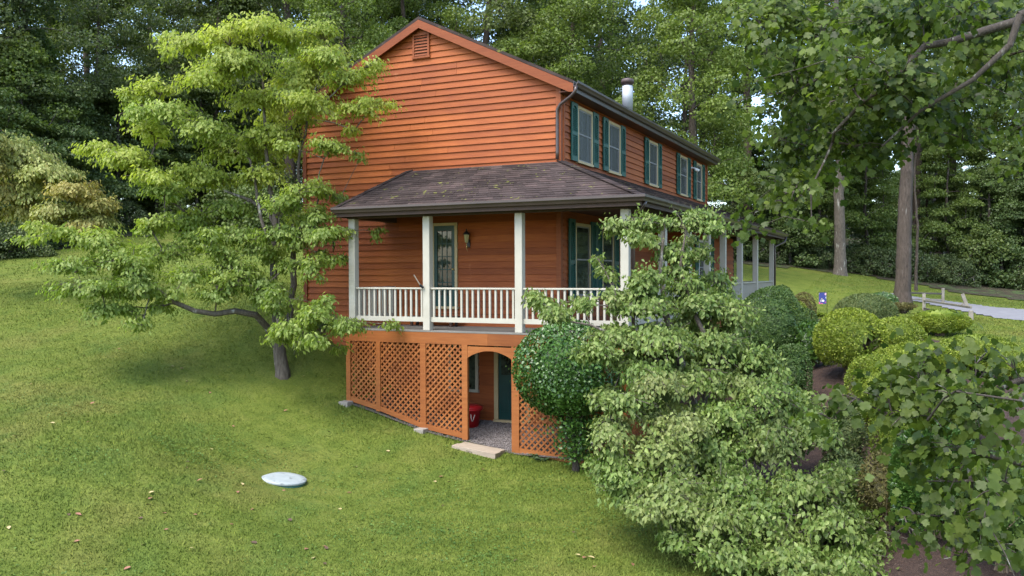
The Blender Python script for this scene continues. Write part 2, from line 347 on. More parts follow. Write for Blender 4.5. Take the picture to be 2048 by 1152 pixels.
Fg = np.stack([idx[:-1, :-1], idx[1:, :-1], idx[1:, 1:], idx[:-1, 1:]], -1).reshape(-1, 4)
structure(inst('ground', npmesh('ground', np.stack([X, Y, Z], -1).reshape(-1, 3), Fg, 'lawn', smooth=True)))
def inpoly(px, py, poly):
    poly = np.array(poly); c = np.zeros(px.shape, bool)
    for (x0, y0), (x1, y1) in zip(poly, np.roll(poly, -1, 0)):
        c ^= ((y0 > py) != (y1 > py)) & (px < (x1-x0)*(py-y0)/(y1-y0+1e-12)+x0)
    return c
def sheet(name, poly, mat, off, step=.14, wob=.25):
    poly = np.array(poly, float); rs = np.random.default_rng(5)
    a = np.arange(poly[:, 0].min()-1, poly[:, 0].max()+1, step); b = np.arange(poly[:, 1].min()-1, poly[:, 1].max()+1, step)
    X, Y = np.meshgrid(a, b, indexing='ij'); wx = wob*np.sin(Y*1.7+X*.6)+wob*.6*np.sin(Y*4.3); wy = wob*np.sin(X*1.9+Y*.4)+wob*.6*np.sin(X*4.9)
    ins = inpoly(X+wx, Y+wy, poly); idx = np.arange(X.size).reshape(X.shape)
    q = ins[:-1, :-1] & ins[1:, :-1] & ins[1:, 1:] & ins[:-1, 1:]
    F = np.stack([idx[:-1, :-1], idx[1:, :-1], idx[1:, 1:], idx[:-1, 1:]], -1)[q]
    used, inv = np.unique(F, return_inverse=True); V = np.stack([X, Y, gz(X, Y)+off], -1).reshape(-1, 3)[used]
    return structure(inst(name, npmesh(name, V, inv.reshape(F.shape), mat, smooth=True)))
def hits(l): return [tuple(ghit(u, v)[:2]) for u, v in l]
MULCH = [(2.6, -1.5), (4.3, -3.2), (5.4, -6.3), (6.6, -8.6), (9.5, -9), (11, -3), (9.3, 3), (7.6, 8), (6.4, 11), (5.2, 11.5), (4.4, 12), (3.4, 17), (2.3, 17), (2.2, 0)]
sheet('mulch_bed', MULCH, 'mulch', .03)
WOODL = [(-90, -30), (-40, -8), (-27.2, 1.5), (-26, 6), (-27.5, 13.5), (-24, 22), (-15, 29), (-6, 33), (0, 37), (3.2, 40.5), (8, 38.5), (13, 36.5), (20, 38.5), (30, 37), (60, 30), (90, 60), (60, 140), (-60, 140), (-120, 60)]
sheet('forest_floor', WOODL, 'litter', .04, 1.0, .5)
DRIVE = [(5.5, 31.2), (8.3, 30.0), (11.0, 27.2), (13.5, 26.5), (30, 30), (30, 20), (15, 14), (11.4, 13.5), (10.4, 19), (9.6, 23), (7.6, 27.4), (5.5, 28.9)]
sheet('driveway', DRIVE, 'asphalt', .035, .25, .05)

# ------------------------------------------------------------------ house
W, L = 7.585, 15.1
EX, EY, ZE, ZR = 2.653, 2.2, 2.867, 3.953
UX, UZ, RZ, OY = .41, 5.76, 7.78, .2
PX, PY, ZPT = 2.2, 1.805, 2.636
XL, XT, LP = -4.97, -4.19, 2.55
EXPO = .162
rng = random.Random(7)
house = thing('house', (-W/2, L/2, -2.6), 'two storey house in orange stained clapboard with dark wraparound porch roof', 'house')
ZB = -3.1
HW = W/2
def roof_z(x): return UZ+(RZ-UZ)*(1-abs(x+HW)/(HW+UX))
ZEW = roof_z(0)-.1
gw = B().prism([(-W, ZB), (0, ZB), (0, ZEW), (-HW, RZ-.12), (-W, ZEW)], 'y', 0, .15).build('gable_wall', 'siding', house)
gf = B().prism([(-W, ZB), (0, ZB), (0, ZEW), (-HW, RZ-.12), (-W, ZEW)], 'y', L-.15, L).build('far_gable_wall', 'siding', house)
fwl = B().box(-.15, 0, .15, L-.15, ZB, ZEW).build('front_wall', 'siding', house)
B().box(-W, -W+.15, .15, L-.15, ZB, ZEW).build('rear_wall', 'siding', house)
def board_y(x0, x1, z, h, zt0=None, zt1=None):      # board on the gable wall (plane y=0, facing -y)
    a0, a1 = (zt0, zt1) if zt0 is not None else (x0, x1)
    vs = [(x0, -.044, z), (x1, -.044, z), (a1, -.008, z+h), (a0, -.008, z+h), (x0, -.001, z), (x1, -.001, z), (a1, -.001, z+h), (a0, -.001, z+h)]
    return B().add(vs, [(0, 1, 2, 3), (7, 6, 5, 4), (0, 4, 5, 1), (1, 5, 6, 2), (2, 6, 7, 3), (3, 7, 4, 0)])
def rowsplit(a, b, lo=2.4, hi=4.9):
    cuts = [a]; p = a
    while b-p > hi: p += rng.uniform(lo, hi); cuts.append(p) if b-p > .8 else None
    return list(zip(cuts[:], cuts[1:]+[b]))
def minus(iv, holes):
    out = [iv]
    for h0, h1 in holes:
        nx = []
        for a, b in out:
            if h1 <= a or h0 >= b: nx.append((a, b))
            else:
                if h0-a > .03: nx.append((a, h0))
                if b-h1 > .03: nx.append((h1, b))
        out = nx
    return out
def holes_at(openings, z, h): return [(a, b) for a, b, z0, z1 in openings if z >= z0-.001 and z+h <= z1+.001]
GOPEN = [(-3.52, -2.78, .5, 2.55), (-3.0, -2.2, -1.6, -.3), (-1.75, -.8, -2.2, -.25), (-4.07, -3.59, 6.92, 7.55)]
z = -2.93
def slope_x(z):     # half extent of the gable wall at height z
    return (HW+.0) if z <= ZEW else max(0, (RZ-.1-z)/(RZ-UZ)*(HW+UX))
while z < RZ-.25:
    h = EXPO
    e0 = min(HW-.09, slope_x(z)); e1 = min(HW-.09, slope_x(z+h))
    full = (-HW-e0, -HW+e0)
    for a, b in minus(full, holes_at(GOPEN, z, h)):
        for p, q in rowsplit(a, b):
            t0 = -HW-e1 if abs(p-full[0]) < 1e-6 else p; t1 = -HW+e1 if abs(q-full[1]) < 1e-6 else q
            if z < -1.2 and q < -6.6: continue
            board_y(p+.003, q-.003, z, h+.012, t0+.003, t1-.003).build('clapboard', 'siding', gw)
    z += h
for x0, x1 in ((-W-.03, -W+.09), (-.09, .03)):
    B().box(x0, x1, -.058, .09, ZB, ZEW-.02).build('corner_board', 'trim_orange', gw)
# front wall boards (plane x=0, facing +x)
def board_x(y0, y1, z, h, X0=0.):
    vs = [(X0+.044, y0, z), (X0+.044, y1, z), (X0+.008, y1, z+h), (X0+.008, y0, z+h), (X0+.001, y0, z), (X0+.001, y1, z), (X0+.001, y1, z+h), (X0+.001, y0, z+h)]
    return B().add(vs, [(0, 1, 2, 3), (7, 6, 5, 4), (0, 4, 5, 1), (1, 5, 6, 2), (2, 6, 7, 3), (3, 7, 4, 0)])
UW = [(.97, 2.02), (3.27, 4.29), (7.08, 8.07), (10.86, 11.9), (13.26, 14.14)]
LW = [(.80, 1.86), (2.75, 3.7)]
FOPEN = [(a, b, 4.1, 5.45) for a, b in UW]+[(a, b, .75, 2.6) for a, b in LW]
BY0, BX = 8.6, 1.05
z = -.15
while z < ZEW-.1:
    top = z+EXPO > 2.9
    for a, b in minus((.09, L-.09 if top else BY0), holes_at(FOPEN, z, EXPO)):
        for p, q in rowsplit(a, b): board_x(p+.003, q-.003, z, EXPO+.012).build('clapboard', 'siding', fwl)
    z += EXPO
B().box(-.09, .058, .0925, .16, 3.9, ZEW-.05).build('corner_board', 'trim_orange', fwl)
B().box(-.08, .058, L-.1, L+.03, -.2, ZEW-.05).build('corner_board', 'trim_orange', fwl)
# ground floor bay that steps out under the porch
bay = B().box(0.03, BX, BY0, L-.05, -.2, ZPT).build('bay_wall', 'siding', house)
z = -.15
while z+EXPO < ZPT:
    for a, b in minus((BY0+.02, L-.07), holes_at([(9.3, 10.2, .6, 2.35)], z, EXPO)):
        for p, q in rowsplit(a, b): board_x(p+.003, q-.003, z, EXPO+.012, BX).build('clapboard', 'siding', bay)
    z += EXPO
B().box(BX-.05, BX+.035, L-.07, L+.02, -.2, ZPT-.01).build('corner_board', 'dark_wood', bay)

# windows on walls that face +x
def window_x(y0, y1, z0, z1, X0=0., glass='screen_glass', trim='tan_trim'):
    t = .07
    f = B().box(X0+.004, X0+.075, y0, y0+t, z0, z1).box(X0+.004, X0+.075, y1-t, y1, z0, z1).box(X0+.004, X0+.077, y0+t, y1-t, z1-t, z1).box(X0+.004, X0+.095, y0-.02, y1+.02, z0-.06, z0).build('window', trim, house)
    zm = (z0+z1)/2
    for za, zb, xo in ((zm-.02, z1-t, .060), (z0, zm+.02, .052)):
        s = .035
        sh = B().box(X0+xo-.02, X0+xo, y0+t, y0+t+s, za, zb).box(X0+xo-.02, X0+xo, y1-t-s, y1-t, za, zb).box(X0+xo-.02, X0+xo, y0+t+s, y1-t-s, za, za+s).box(X0+xo-.02, X0+xo, y0+t+s, y1-t-s, zb-s, zb).build('sash', 'sash_grey', f)
        B().box(X0+xo-.016, X0+xo-.008, y0+t+s, y1-t-s, za+s, zb-s).build('pane', glass, f)
    return f
def shutter_mesh(w, h):
    b = B(); t = .05; r = .075; rail = [(0, .11), (h*.42, h*.42+.09)]
    b.box(0, .035, 0, t, 0, h); b.box(0, .035, w-t, w, 0, h); b.box(0, .035, t, w-t, 0, .12); b.box(0, .035, t, w-t, h*.44, h*.44+.09)
    arc = [(t, h), (w-t, h)]+[(w-t-(w-2*t)*i/8, h-.16+.09*math.sin(math.pi*i/8)) for i in range(9)]
    b.prism(arc, 'x', 0, .035); b.box(.002, .006, t, w-t, .12, h-.1)
    for za, zb in ((.12, h*.44), (h*.44+.09, h-.1)):
        z = za+.01
        while z < zb-.035:
            b.add([(.008, t, z+.03), (.008, w-t, z+.03), (.03, w-t, z), (.03, t, z), (.008, t, z+.036), (.008, w-t, z+.036), (.03, w-t, z+.007), (.03, t, z+.007)],
                  [(0, 3, 2, 1), (4, 5, 6, 7), (0, 1, 5, 4), (2, 3, 7, 6)]); z += .044
    return b
SM = shutter_mesh(.40, 1.42).mesh('shutter', 'green_paint'); SML = shutter_mesh(.40, 1.95).mesh('shutter', 'green_paint')
for y0, y1 in UW:
    window_x(y0, y1, 4.1, 5.45)
    for y in (y0-.43, y1+.03): inst('shutter', SM, (.053, y, 4.06), house)
for y0, y1 in LW:
    window_x(y0, y1, .75, 2.55, 0, 'dark_glass')
    for y in (y0-.43, y1+.03): inst('shutter', SML, (.053, y, .68), house)
window_x(9.2, 10.05, .6, 2.4, BX, 'screen_glass', 'white_plastic')
for y in (8.75, 10.1, 11.0): inst('shutter', SML, (BX+.053, y, .55), house)
# porch French door with fifteen panes on the gable wall
x0, x1, z0, z1 = -3.52, -2.78, .48, 2.59
dr = B().box(x0, x0+.07, -.075, -.004, z0, z1).box(x1-.07, x1, -.075, -.004, z0, z1).box(x0+.07, x1-.07, -.077, -.004, z1-.07, z1).box(x0-.03, x1+.03, -.11, -.004, z0-.06, z0).build('french_door', 'tan_trim', house)
B().box(x0+.07, x0+.16, -.06, -.01, z0, z1-.07).box(x1-.16, x1-.07, -.06, -.01, z0, z1-.07).box(x0+.16, x1-.16, -.06, -.01, z0, z0+.28).box(x0+.16, x1-.16, -.06, -.01, z1-.2, z1-.07).build('door_leaf', 'door_green', dr)
gx0, gx1, gz0, gz1 = x0+.16, x1-.16, z0+.28, z1-.2
mb = B()
for i in (1, 2): xx = gx0+(gx1-gx0)*i/3; mb.box(xx-.01, xx+.01, -.057, -.03, gz0, gz1)
for i in range(1, 5):
    zz = gz0+(gz1-gz0)*i/5; mb.box(gx0, gx1, -.055, -.031, zz-.01, zz+.01)
mb.build('muntins', 'door_green', dr)
for i in range(3):
    for j in range(5):
        a = gx0+(gx1-gx0)*i/3; b_ = gz0+(gz1-gz0)*j/5
        B().box(a+.012, a+(gx1-gx0)/3-.012, -.047, -.042, b_+.012, b_+(gz1-gz0)/5-.012).build('pane', 'dark_glass', dr)
B().lathe((x1-.115, -.085, 1.42), [(.001, -.028), (.022, -.02), (.03, 0), (.022, .02), (.001, .028)], 10).build('door_knob', 'brass', dr, True)
# basement door and window under the porch
x0, x1, z0, z1 = -1.75, -.78, -2.28, -.2
bd = B().box(x0, x0+.11, -.085, -.004, z0, z1).box(x1-.11, x1, -.085, -.004, z0, z1).box(x0+.11, x1-.11, -.087, -.004, z1-.1, z1).box(x0, x1, -.13, -.003, z0-.06, z0).build('basement_door', 'tan_trim', house)
leaf = B().box(x0+.11, x1-.11, -.052, -.01, z0, z1-.1)
leaf.box(x0+.17, x0+.40, -.064, -.052, z0+.2, z0+.82).box(x1-.40, x1-.17, -.064, -.052, z0+.2, z0+.82).build('door_leaf', 'door_green', bd, bevel=.008)
B().box(x0+.19, x1-.19, -.058, -.0525, z0+1.1, z1-.22).build('pane', 'dark_glass', bd)
x0, x1, z0, z1 = -3.05, -2.2, -1.58, -.25
bw = B().box(x0, x0+.08, -.07, -.004, z0, z1).box(x1-.08, x1, -.07, -.004, z0, z1).box(x0+.08, x1-.08, -.072, -.004, z1-.08, z1).box(x0-.02, x1+.02, -.09, -.004, z0-.07, z0).build('basement_window', 'cream', house)
B().box(x0+.08, x1-.08, -.052, -.042, z0, z1-.08).build('pane', 'dark_glass', bw)
# gable vent
vx0, vx1, vz0, vz1 = -4.05, -3.56, 6.86, 7.44
gv = B().box(vx0, vx0+.05, -.082, -.005, vz0, vz1).box(vx1-.05, vx1, -.082, -.005, vz0, vz1).box(vx0+.05, vx1-.05, -.082, -.005, vz1-.05, vz1).box(vx0-.02, vx1+.02, -.085, -.005, vz0-.05, vz0).add(
    [(vx0+.08, -.06, vz1+.002), (vx1-.08, -.06, vz1+.002), (-HW, -.06, vz1+.16), (vx0+.08, -.01, vz1+.002), (vx1-.08, -.01, vz1+.002), (-HW, -.01, vz1+.16)], [(0, 1, 2), (5, 4, 3), (0, 3, 4, 1), (1, 4, 5, 2), (2, 5, 3, 0)]).build('gable_vent', 'trim_orange', house)
B().box(vx0+.05, vx1-.05, -.046, -.042, vz0, vz1-.05).build('vent_back', 'dark_wood', gv)
sm = B().add([(0, -.075, 0), (vx1-vx0-.1, -.075, 0), (vx1-vx0-.1, -.048, .045), (0, -.048, .045), (0, -.075, .012), (vx1-vx0-.1, -.075, .012), (vx1-vx0-.1, -.048, .057), (0, -.048, .057)],
             [(0, 3, 2, 1), (4, 5, 6, 7), (0, 1, 5, 4), (2, 3, 7, 6), (1, 2, 6, 5), (3, 0, 4, 7)]).mesh('vent_slat', 'trim_orange')
for i in range(7): inst('vent_slat', sm, (vx0+.05, 0, vz0+.012+i*.076), gv)

# main roof: slab, rake boards, soffit, fascia, gutter
y0, y1 = -OY, L+OY
def slab(xa, za, xb, zb, t): return [(xa, za), (xb, zb), (xb, zb+t), (xa, za+t)]
rf = B().prism([(UX, UZ-.02), (-HW, RZ-.02), (-W-UX, UZ-.02), (-W-UX, UZ+.05), (-HW, RZ+.055), (UX, UZ+.05)], 'y', y0, y1).build('roof', 'shingle', house)
for s in (1, -1):
    xe = UX if s > 0 else -W-UX; n = B()
    n.prism([(-HW, RZ-.03), (xe, UZ-.03), (xe, UZ-.22), (xe-s*.12, UZ-.21), (-HW, RZ-.235)], 'y', y0-.012, y0+.03).build('rake_board', 'trim_orange', rf)
    B().prism([(-HW, RZ-.035), (xe, UZ-.035), (xe, UZ-.06), (-HW, RZ-.06)], 'y', y0+.032, -.03).build('rake_soffit', 'trim_orange', rf)
    B().box(min(xe, xe-s*.03), max(xe, xe-s*.03), y0+.035, y1, UZ-.20, UZ-.036).build('fascia', 'gutter_brown', rf)
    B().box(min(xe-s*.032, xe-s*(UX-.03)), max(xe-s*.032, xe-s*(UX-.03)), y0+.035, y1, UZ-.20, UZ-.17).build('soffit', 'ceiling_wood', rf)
GP = [(0, 0), (0, -.13), (.07, -.13), (.085, -.09), (.12, -.05), (.12, .0), (.105, .005), (.105, -.03), (.07, -.075), (.06, -.115), (.012, -.115), (.012, 0)]
def gutter_line(path, zt, name, parent, closed_ends=True):
    """path of (x,y) points, outward side on the right hand; K profile swept with mitres"""
    path = [np.array(p, float) for p in path]; n = len(path); rings = []
    for i, p in enumerate(path):
        d0 = unit(path[i]-path[i-1]) if i else None; d1 = unit(path[i+1]-path[i]) if i < n-1 else None
        nr = lambda d: np.array((d[1], -d[0]))
        if d0 is None: m = nr(d1)
        elif d1 is None: m = nr(d0)
        else: a, c = nr(d0), nr(d1); m = (a+c)/(1+a@c)
        rings.append([(p[0]+m[0]*o, p[1]+m[1]*o, zt+q) for o, q in GP])
    k = len(GP); b = B(); vs = sum(rings, []); fs = [(i*k+j, i*k+(j+1) % k, (i+1)*k+(j+1) % k, (i+1)*k+j) for i in range(n-1) for j in range(k)]
    b.add(vs, fs+[(0, 1, 2, 3, 4, 5, 6, 7, 8, 9, 10, 11), tuple(range((n-1)*k+k-1, (n-1)*k-1, -1))]); g = b.build(name, 'gutter_brown', parent)
    return g
gutter_line([(UX+.003, y0-.01), (UX+.003, y1)], UZ+.03, 'gutter', rf)
def downspout(pts, parent, w=.038): return B().tube(pts, w, 10).build('downspout', 'gutter_brown', parent, True)
downspout([(UX+.06, y0+.02, UZ-.09), (UX+.05, y0-.0, UZ-.2), (UX-.06, y0+.03, UZ-.30), (.04, -.10, UZ-.46), (-.04, -.10, UZ-.58), (-.045, -.10, UZ-.9), (-.045, -.10, ZR+.22), (-.045, -.11, ZR+.05)], rf)
# flue pipe
fx, fy = -.55, 6.85
fl = B().lathe((fx, fy, 6.0), [(.16, 0), (.16, .45), (.165, .45), (.165, 1.12), (.14, 1.13)], 20).build('flue_pipe', 'flue_metal', house, True)
B().lathe((fx, fy, 6.0), [(.15, 1.13), (.15, 1.2), (.2, 1.2), (.2, 1.3), (.18, 1.33), (.05, 1.37)], 20).build('flue_cap', 'flue_cap', fl, True)

# porch roof: faces, shingle courses, gutters, ceiling
pr_ = B()
T = .05
A0 = (XL, -EY, ZE); A1 = (EX, -EY, ZE); A2 = (EX, L+LP, ZE); A3 = (-1.5, L+LP, ZE); A4 = (XL, -.03, ZE)
C0 = (XT, -.03, ZR); C1 = (0.03, -.03, ZR); C2 = (0.03, L, ZR); C3 = (-1.5, L+.02, ZR)
faces_ = [(A0, A1, C1, C0), (A1, A2, C2, C1), (A2, A3, C3, C2), (A4, A0, C0)]
pr_.add([A0, A1, A2, A3, A4, C0, C1, C2, C3], [(0, 1, 6, 5), (1, 2, 7, 6), (2, 3, 8, 7), (4, 0, 5)])
proof = pr_.build('porch_roof', 'shingle', house)
sb = B(); rs = np.random.default_rng(3)
def courses(a, b, c, d):
    """eave a->b, top d->c (d above a)"""
    a, b, c, d = [np.array(p, float) for p in (a, b, c, d)]
    n = unit(np.cross(b-a, d-a)); n = n if n[2] > 0 else -n
    rows = int(np.linalg.norm(np.cross(b-a, d-a))/np.linalg.norm(b-a)/.135)
    for i in range(rows+1):
        t0 = i/(rows+1); t1 = min(1, (i+1.25)/(rows+1))
        p0, q0 = a+(d-a)*t0, b+(c-b)*t0; p1, q1 = a+(d-a)*t1, b+(c-b)*t1
        ln = np.linalg.norm(q0-p0); s = -rs.uniform(0, .3)
        while s < ln:
            w = rs.uniform(.22, .42); e0, e1 = max(0, s)/ln, min(ln, s+w-.006)/ln; s += w
            if e1-e0 < .005: continue
            th = rs.uniform(.014, .024); L0, L1 = p0+(q0-p0)*e0, p0+(q0-p0)*e1; U0, U1 = p1+(q1-p1)*e0, p1+(q1-p1)*e1
            sb.add([L0+n*.002, L1+n*.002, U1+n*.003, U0+n*.003, L0+n*th, L1+n*th, U1+n*.006, U0+n*.006], [(4, 5, 6, 7), (0, 1, 5, 4), (1, 2, 6, 5), (3, 0, 4, 7)])
courses(*faces_[0]); courses(*faces_[1]); courses(A2, A3, C3, C2)
so_ = sb.build('shingles', 'shingle', proof); so_['kind'] = 'stuff'
for p, q in ((A1, C1), (A0, C0), (A2, C2)):
    p = np.array(p); q = np.array(q); m = int(np.linalg.norm(q-p)/.2); hc = B()
    for i in range(m):
        s = p+(q-p)*i/m; e = p+(q-p)*(i+1.2)/m; hc.bar(s+(0, 0, .028), e+(0, 0, .014), .2, .015)
    hc.build('hip_caps', 'shingle', proof)['kind'] = 'stuff'
gutter_line([(XL, -EY), (EX, -EY), (EX, L+LP), (-1.5, L+LP)], ZE+.02, 'gutter', proof)
fb = B().box(XL+.02, EX-.003, -EY+.003, -EY+.03, ZE-.2, ZE-.012).box(EX-.03, EX-.003, -EY+.031, L+LP-.031, ZE-.2, ZE-.012).box(-1.5, EX-.003, L+LP-.03, L+LP-.003, ZE-.2, ZE-.012).box(XL+.02, XL+.05, -EY+.031, -.03, ZE-.2, ZE-.012).build('fascia', 'dark_wood', proof)
hb = B().box(-4.80, PX+.1, -PY-.09, -PY+.09, ZPT+.001, ZPT+.16).box(PX-.09, PX+.09, -PY+.091, L+PX-.2, ZPT+.001, ZPT+.16).box(-4.76, -4.58, -PY+.091, -.04, ZPT+.001, ZPT+.16).box(-1.5, PX+.09, L+PX-.199, L+PX-.02, ZPT+.001, ZPT+.16).build('porch_beam', 'dark_wood', proof)
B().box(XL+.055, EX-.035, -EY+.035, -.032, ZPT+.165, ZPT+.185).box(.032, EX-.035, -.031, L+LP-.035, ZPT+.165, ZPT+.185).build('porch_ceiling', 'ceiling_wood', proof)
downspout([(EX+.05, -EY+.15, ZE-.1), (EX-.02, -EY+.16, ZE-.24), (PX+.10, -PY+.05, ZE-.42), (PX+.13, -PY+.1, ZE-.6), (PX+.13, -PY+.1, 0)], proof)
downspout([(EX+.05, L+LP-.1, ZE-.1), (EX, L+LP-.12, ZE-.3), (PX+.12, L+PX-.2, ZE-.5), (PX+.13, L+PX-.2, ZE-.75), (PX+.13, L+PX-.2, -.5)], proof)

# deck
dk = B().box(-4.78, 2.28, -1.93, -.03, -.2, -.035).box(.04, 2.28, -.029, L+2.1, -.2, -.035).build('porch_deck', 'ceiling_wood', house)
yy = -1.99
while yy < -.06:
    B().box(-4.82, 2.32, yy, yy+.132, -.034, -.004).build('deck_board', 'deck_grey', dk); yy += .138
xx = .06
while xx < 2.25:
    B().box(xx, xx+.132, yy+.004, L+2.1, -.034, -.004).build('deck_board', 'deck_grey', dk); xx += .138
for xa, xb in ((-4.82, -.95), (-.947, 2.2)):
    B().box(xa, xb, -1.985, -1.945, -.30, -.036).build('rim_joist', 'lattice_wood', dk)
B().box(2.285, 2.325, -1.9, L+2.1, -.30, -.036).build('rim_joist', 'lattice_wood', dk)
B().box(-4.824, -4.784, -1.94, -.04, -.30, -.036).build('rim_joist', 'lattice_wood', dk)
# posts
PW = .09
GPX = [-4.674, -2.587, -.232, PX]
for x in GPX: B().box(x-PW, x+PW, -PY-PW, -PY+PW, -.0 if x in (-4.674,) else -.004, ZPT).build('porch_post', 'cream', house, bevel=.012)
FPY = [1.0, 3.4, 5.65, 7.8, 10.45, 13.4, L+PX-.2]
for y in FPY: B().box(PX-PW, PX+PW, y-PW, y+PW, -.004, ZPT).build('porch_post', 'cream', house, bevel=.012)
bal = B().box(-.022, .022, -.022, .022, .30, .945).mesh('baluster', 'cream')
def railing(p, q):
    p = np.array(p, float); q = np.array(q, float); t = unit(q-p); ln = np.linalg.norm(q-p)
    a = p+t*(PW+.001); b = q-t*(PW+.001)
    r = B().bar((*a, .965), (*b, .965), .1, .04).build('railing', 'cream', house, bevel=.008)
    B().bar((*a, .245), (*b, .245), .055, .11).build('bottom_rail', 'cream', r)
    n = int((ln-2*PW)/.145)
    for i in range(n):
        c = a+(b-a)*(i+.5)/n; inst('baluster', bal, (c[0], c[1], 0), r)
for a, b in zip(GPX, GPX[1:]): railing((a, -PY), (b, -PY))
railing((-4.674, -PY), (-4.674, .06))
yy = [-PY]+FPY
for a, b in zip(yy, yy[1:]):
    if b != FPY[3]: railing((PX, a), (PX, b))
railing((PX, FPY[-1]), (.6, FPY[-1]))

# lattice skirt below the deck
YS = -1.965
def gtop(x): return np.interp(x, [-4.9, -4.74, -3.85, -2.63, -1.5, -.3, 1.04, 2.2], [-1.74, -1.74, -1.93, -2.27, -2.43, -2.63, -2.74, -2.78])
ZT = -.302
posts = [(-4.78, -4.66), (-3.92, -3.80), (-2.70, -2.55), (-1.60, -1.46), (-.36, -.18), (1.00, 1.12), (2.12, 2.27)]
for a, b in posts: B().box(a, b, YS-.03, YS+.05, float(gtop((a+b)/2))-.02, ZT).build('skirt_post', 'lattice_wood', house)
def lattice_panel(P3, corners, inset=.0):
    """P3(s,z,o): maps panel coords to the world, corners: s0,s1, bottom z at s0,s1, top z"""
    s0, s1, b0, b1, zt = corners
    fr = B()
    def bar(a, b, w0, o0, o1):
        pass
    hb = .12
    vs = [P3(s0, b0, .025), P3(s1, b1, .025), P3(s1, b1+hb, .025), P3(s0, b0+hb, .025), P3(s0, b0, -.015), P3(s1, b1, -.015), P3(s1, b1+hb, -.015), P3(s0, b0+hb, -.015)]
    fr.add(vs, [(0, 1, 2, 3), (7, 6, 5, 4), (0, 4, 5, 1), (1, 5, 6, 2), (2, 6, 7, 3), (3, 7, 4, 0)])
    panel = fr.build('lattice_panel', 'lattice_wood', house)
    w = .042; sp = .104*math.sqrt(2)*.98
    def clip(c, sg):
        # strip line z = c + sg*s ; interval of s inside the panel
        lo, hi = s0, s1
        m = (b1-b0)/(s1-s0)                           # bottom z = b0+hb*.6+m(s-s0)
        for kk, rhs, keep in ((sg, zt-c, 'le'), (m-sg, c-(b0+hb*.6-m*s0), 'le')):
            if abs(kk) < 1e-9: continue
            lim = rhs/kk
            if kk > 0: hi = min(hi, lim)
            else: lo = max(lo, lim)
        return lo, hi
    for sg, o in ((1, .006), (-1, -.004)):
        lo_c = min(min(b0, b1)-sg*s0, min(b0, b1)-sg*s1)-.2; hi_c = max(zt-sg*s0, zt-sg*s1)+.2
        c = lo_c
        while c < hi_c:
            a, b = clip(c, sg)
            if b-a > .05:
                wz = w*math.sqrt(2)/2
                vs = [P3(a, c+sg*a-wz, o+.0045), P3(b, c+sg*b-wz, o+.0045), P3(b, c+sg*b+wz, o+.0045), P3(a, c+sg*a+wz, o+.0045),
                      P3(a, c+sg*a-wz, o-.0045), P3(b, c+sg*b-wz, o-.0045), P3(b, c+sg*b+wz, o-.0045), P3(a, c+sg*a+wz, o-.0045)]
                B().add(vs, [(0, 1, 2, 3), (7, 6, 5, 4), (0, 4, 5, 1), (1, 5, 6, 2), (2, 6, 7, 3), (3, 7, 4, 0)]).build('slat', 'lattice_wood', panel)
            c += sp
    return panel
for i in (0, 1, 2, 4, 5):
    s0, s1 = posts[i][1], posts[i+1][0]
    lattice_panel(lambda s, z, o: (s, YS-o, z), (s0+.001, s1-.001, float(gtop(s0)), float(gtop(s1)), ZT-.002))
lattice_panel(lambda s, z, o: (2.2+o, s, z), (-1.9, -.2, -2.78, -2.7, ZT-.002))
B().box(2.16, 2.24, -.2, -.1, -2.7, ZT).build('skirt_post', 'lattice_wood', house)
lattice_panel(lambda s, z, o: (-4.72-o, s, z), (-1.9, -.05, -1.75, -1.55, ZT-.002))
# arched header of the opening
s0, s1 = -1.459, -.361
arc = [(s0, ZT-.03), (s1, ZT-.03)]+[(s1-(s1-s0)*i/16, ZT-.29+.17*math.sin(math.pi*i/16)**.8) for i in range(17)]
B().prism(arc, 'y', YS-.02, YS+.02).build('arch_header', 'lattice_wood', house)

# ------------------------------------------------------------------ gravel under the porch
def gravel_z(x, y): return np.minimum(np.interp(y, [-2.1, -1.5, 0], [-2.66, -2.50, -2.33]), 9)+0*x
gx = np.arange(-4.6, 2.15, .15); gy = np.arange(-2.06, .09, .125)
X, Y = np.meshgrid(gx, gy, indexing='ij'); Z = np.maximum(gravel_z(X, Y), gz(X, Y)+.02); idx = np.arange(X.size).reshape(X.shape)
structure(inst('gravel_bed', npmesh('gravel_bed', np.stack([X, Y, Z], -1).reshape(-1, 3), np.stack([idx[:-1, :-1], idx[1:, :-1], idx[1:, 1:], idx[:-1, 1:]], -1).reshape(-1, 4), 'gravel')))
rs = np.random.default_rng(11)
N = 7000; px_ = rs.uniform(-3.4, .3, N); py_ = rs.uniform(-2.0, -.05, N); pz_ = np.maximum(gravel_z(px_, py_), gz(px_, py_)+.03)
oct_v = np.array([(1, 0, 0), (0, 1, 0), (-1, 0, 0), (0, -1, 0), (0, 0, .7), (0, 0, -.7)], float); oct_f = np.array([(0, 1, 4), (1, 2, 4), (2, 3, 4), (3, 0, 4), (1, 0, 5), (2, 1, 5), (3, 2, 5), (0, 3, 5)])
ang = rs.uniform(0, 6.28, N); ca, sa = np.cos(ang), np.sin(ang); s_ = rs.uniform(.010, .024, N)
vv = oct_v[None]*rs.uniform(.6, 1.3, (N, 6, 1))*s_[:, None, None]
V = np.stack([vv[..., 0]*ca[:, None]-vv[..., 1]*sa[:, None], vv[..., 0]*sa[:, None]+vv[..., 1]*ca[:, None], vv[..., 2]], -1)+np.stack([px_, py_, pz_+.006], -1)[:, None]
o = inst('gravel', npmesh('gravel', V.reshape(-1, 3), (oct_f[None]+(np.arange(N)*6)[:, None, None]).reshape(-1, 3), 'pebble'))
tag(o, 'loose grey brown gravel covering the floor under the porch', 'gravel'); o['kind'] = 'stuff'

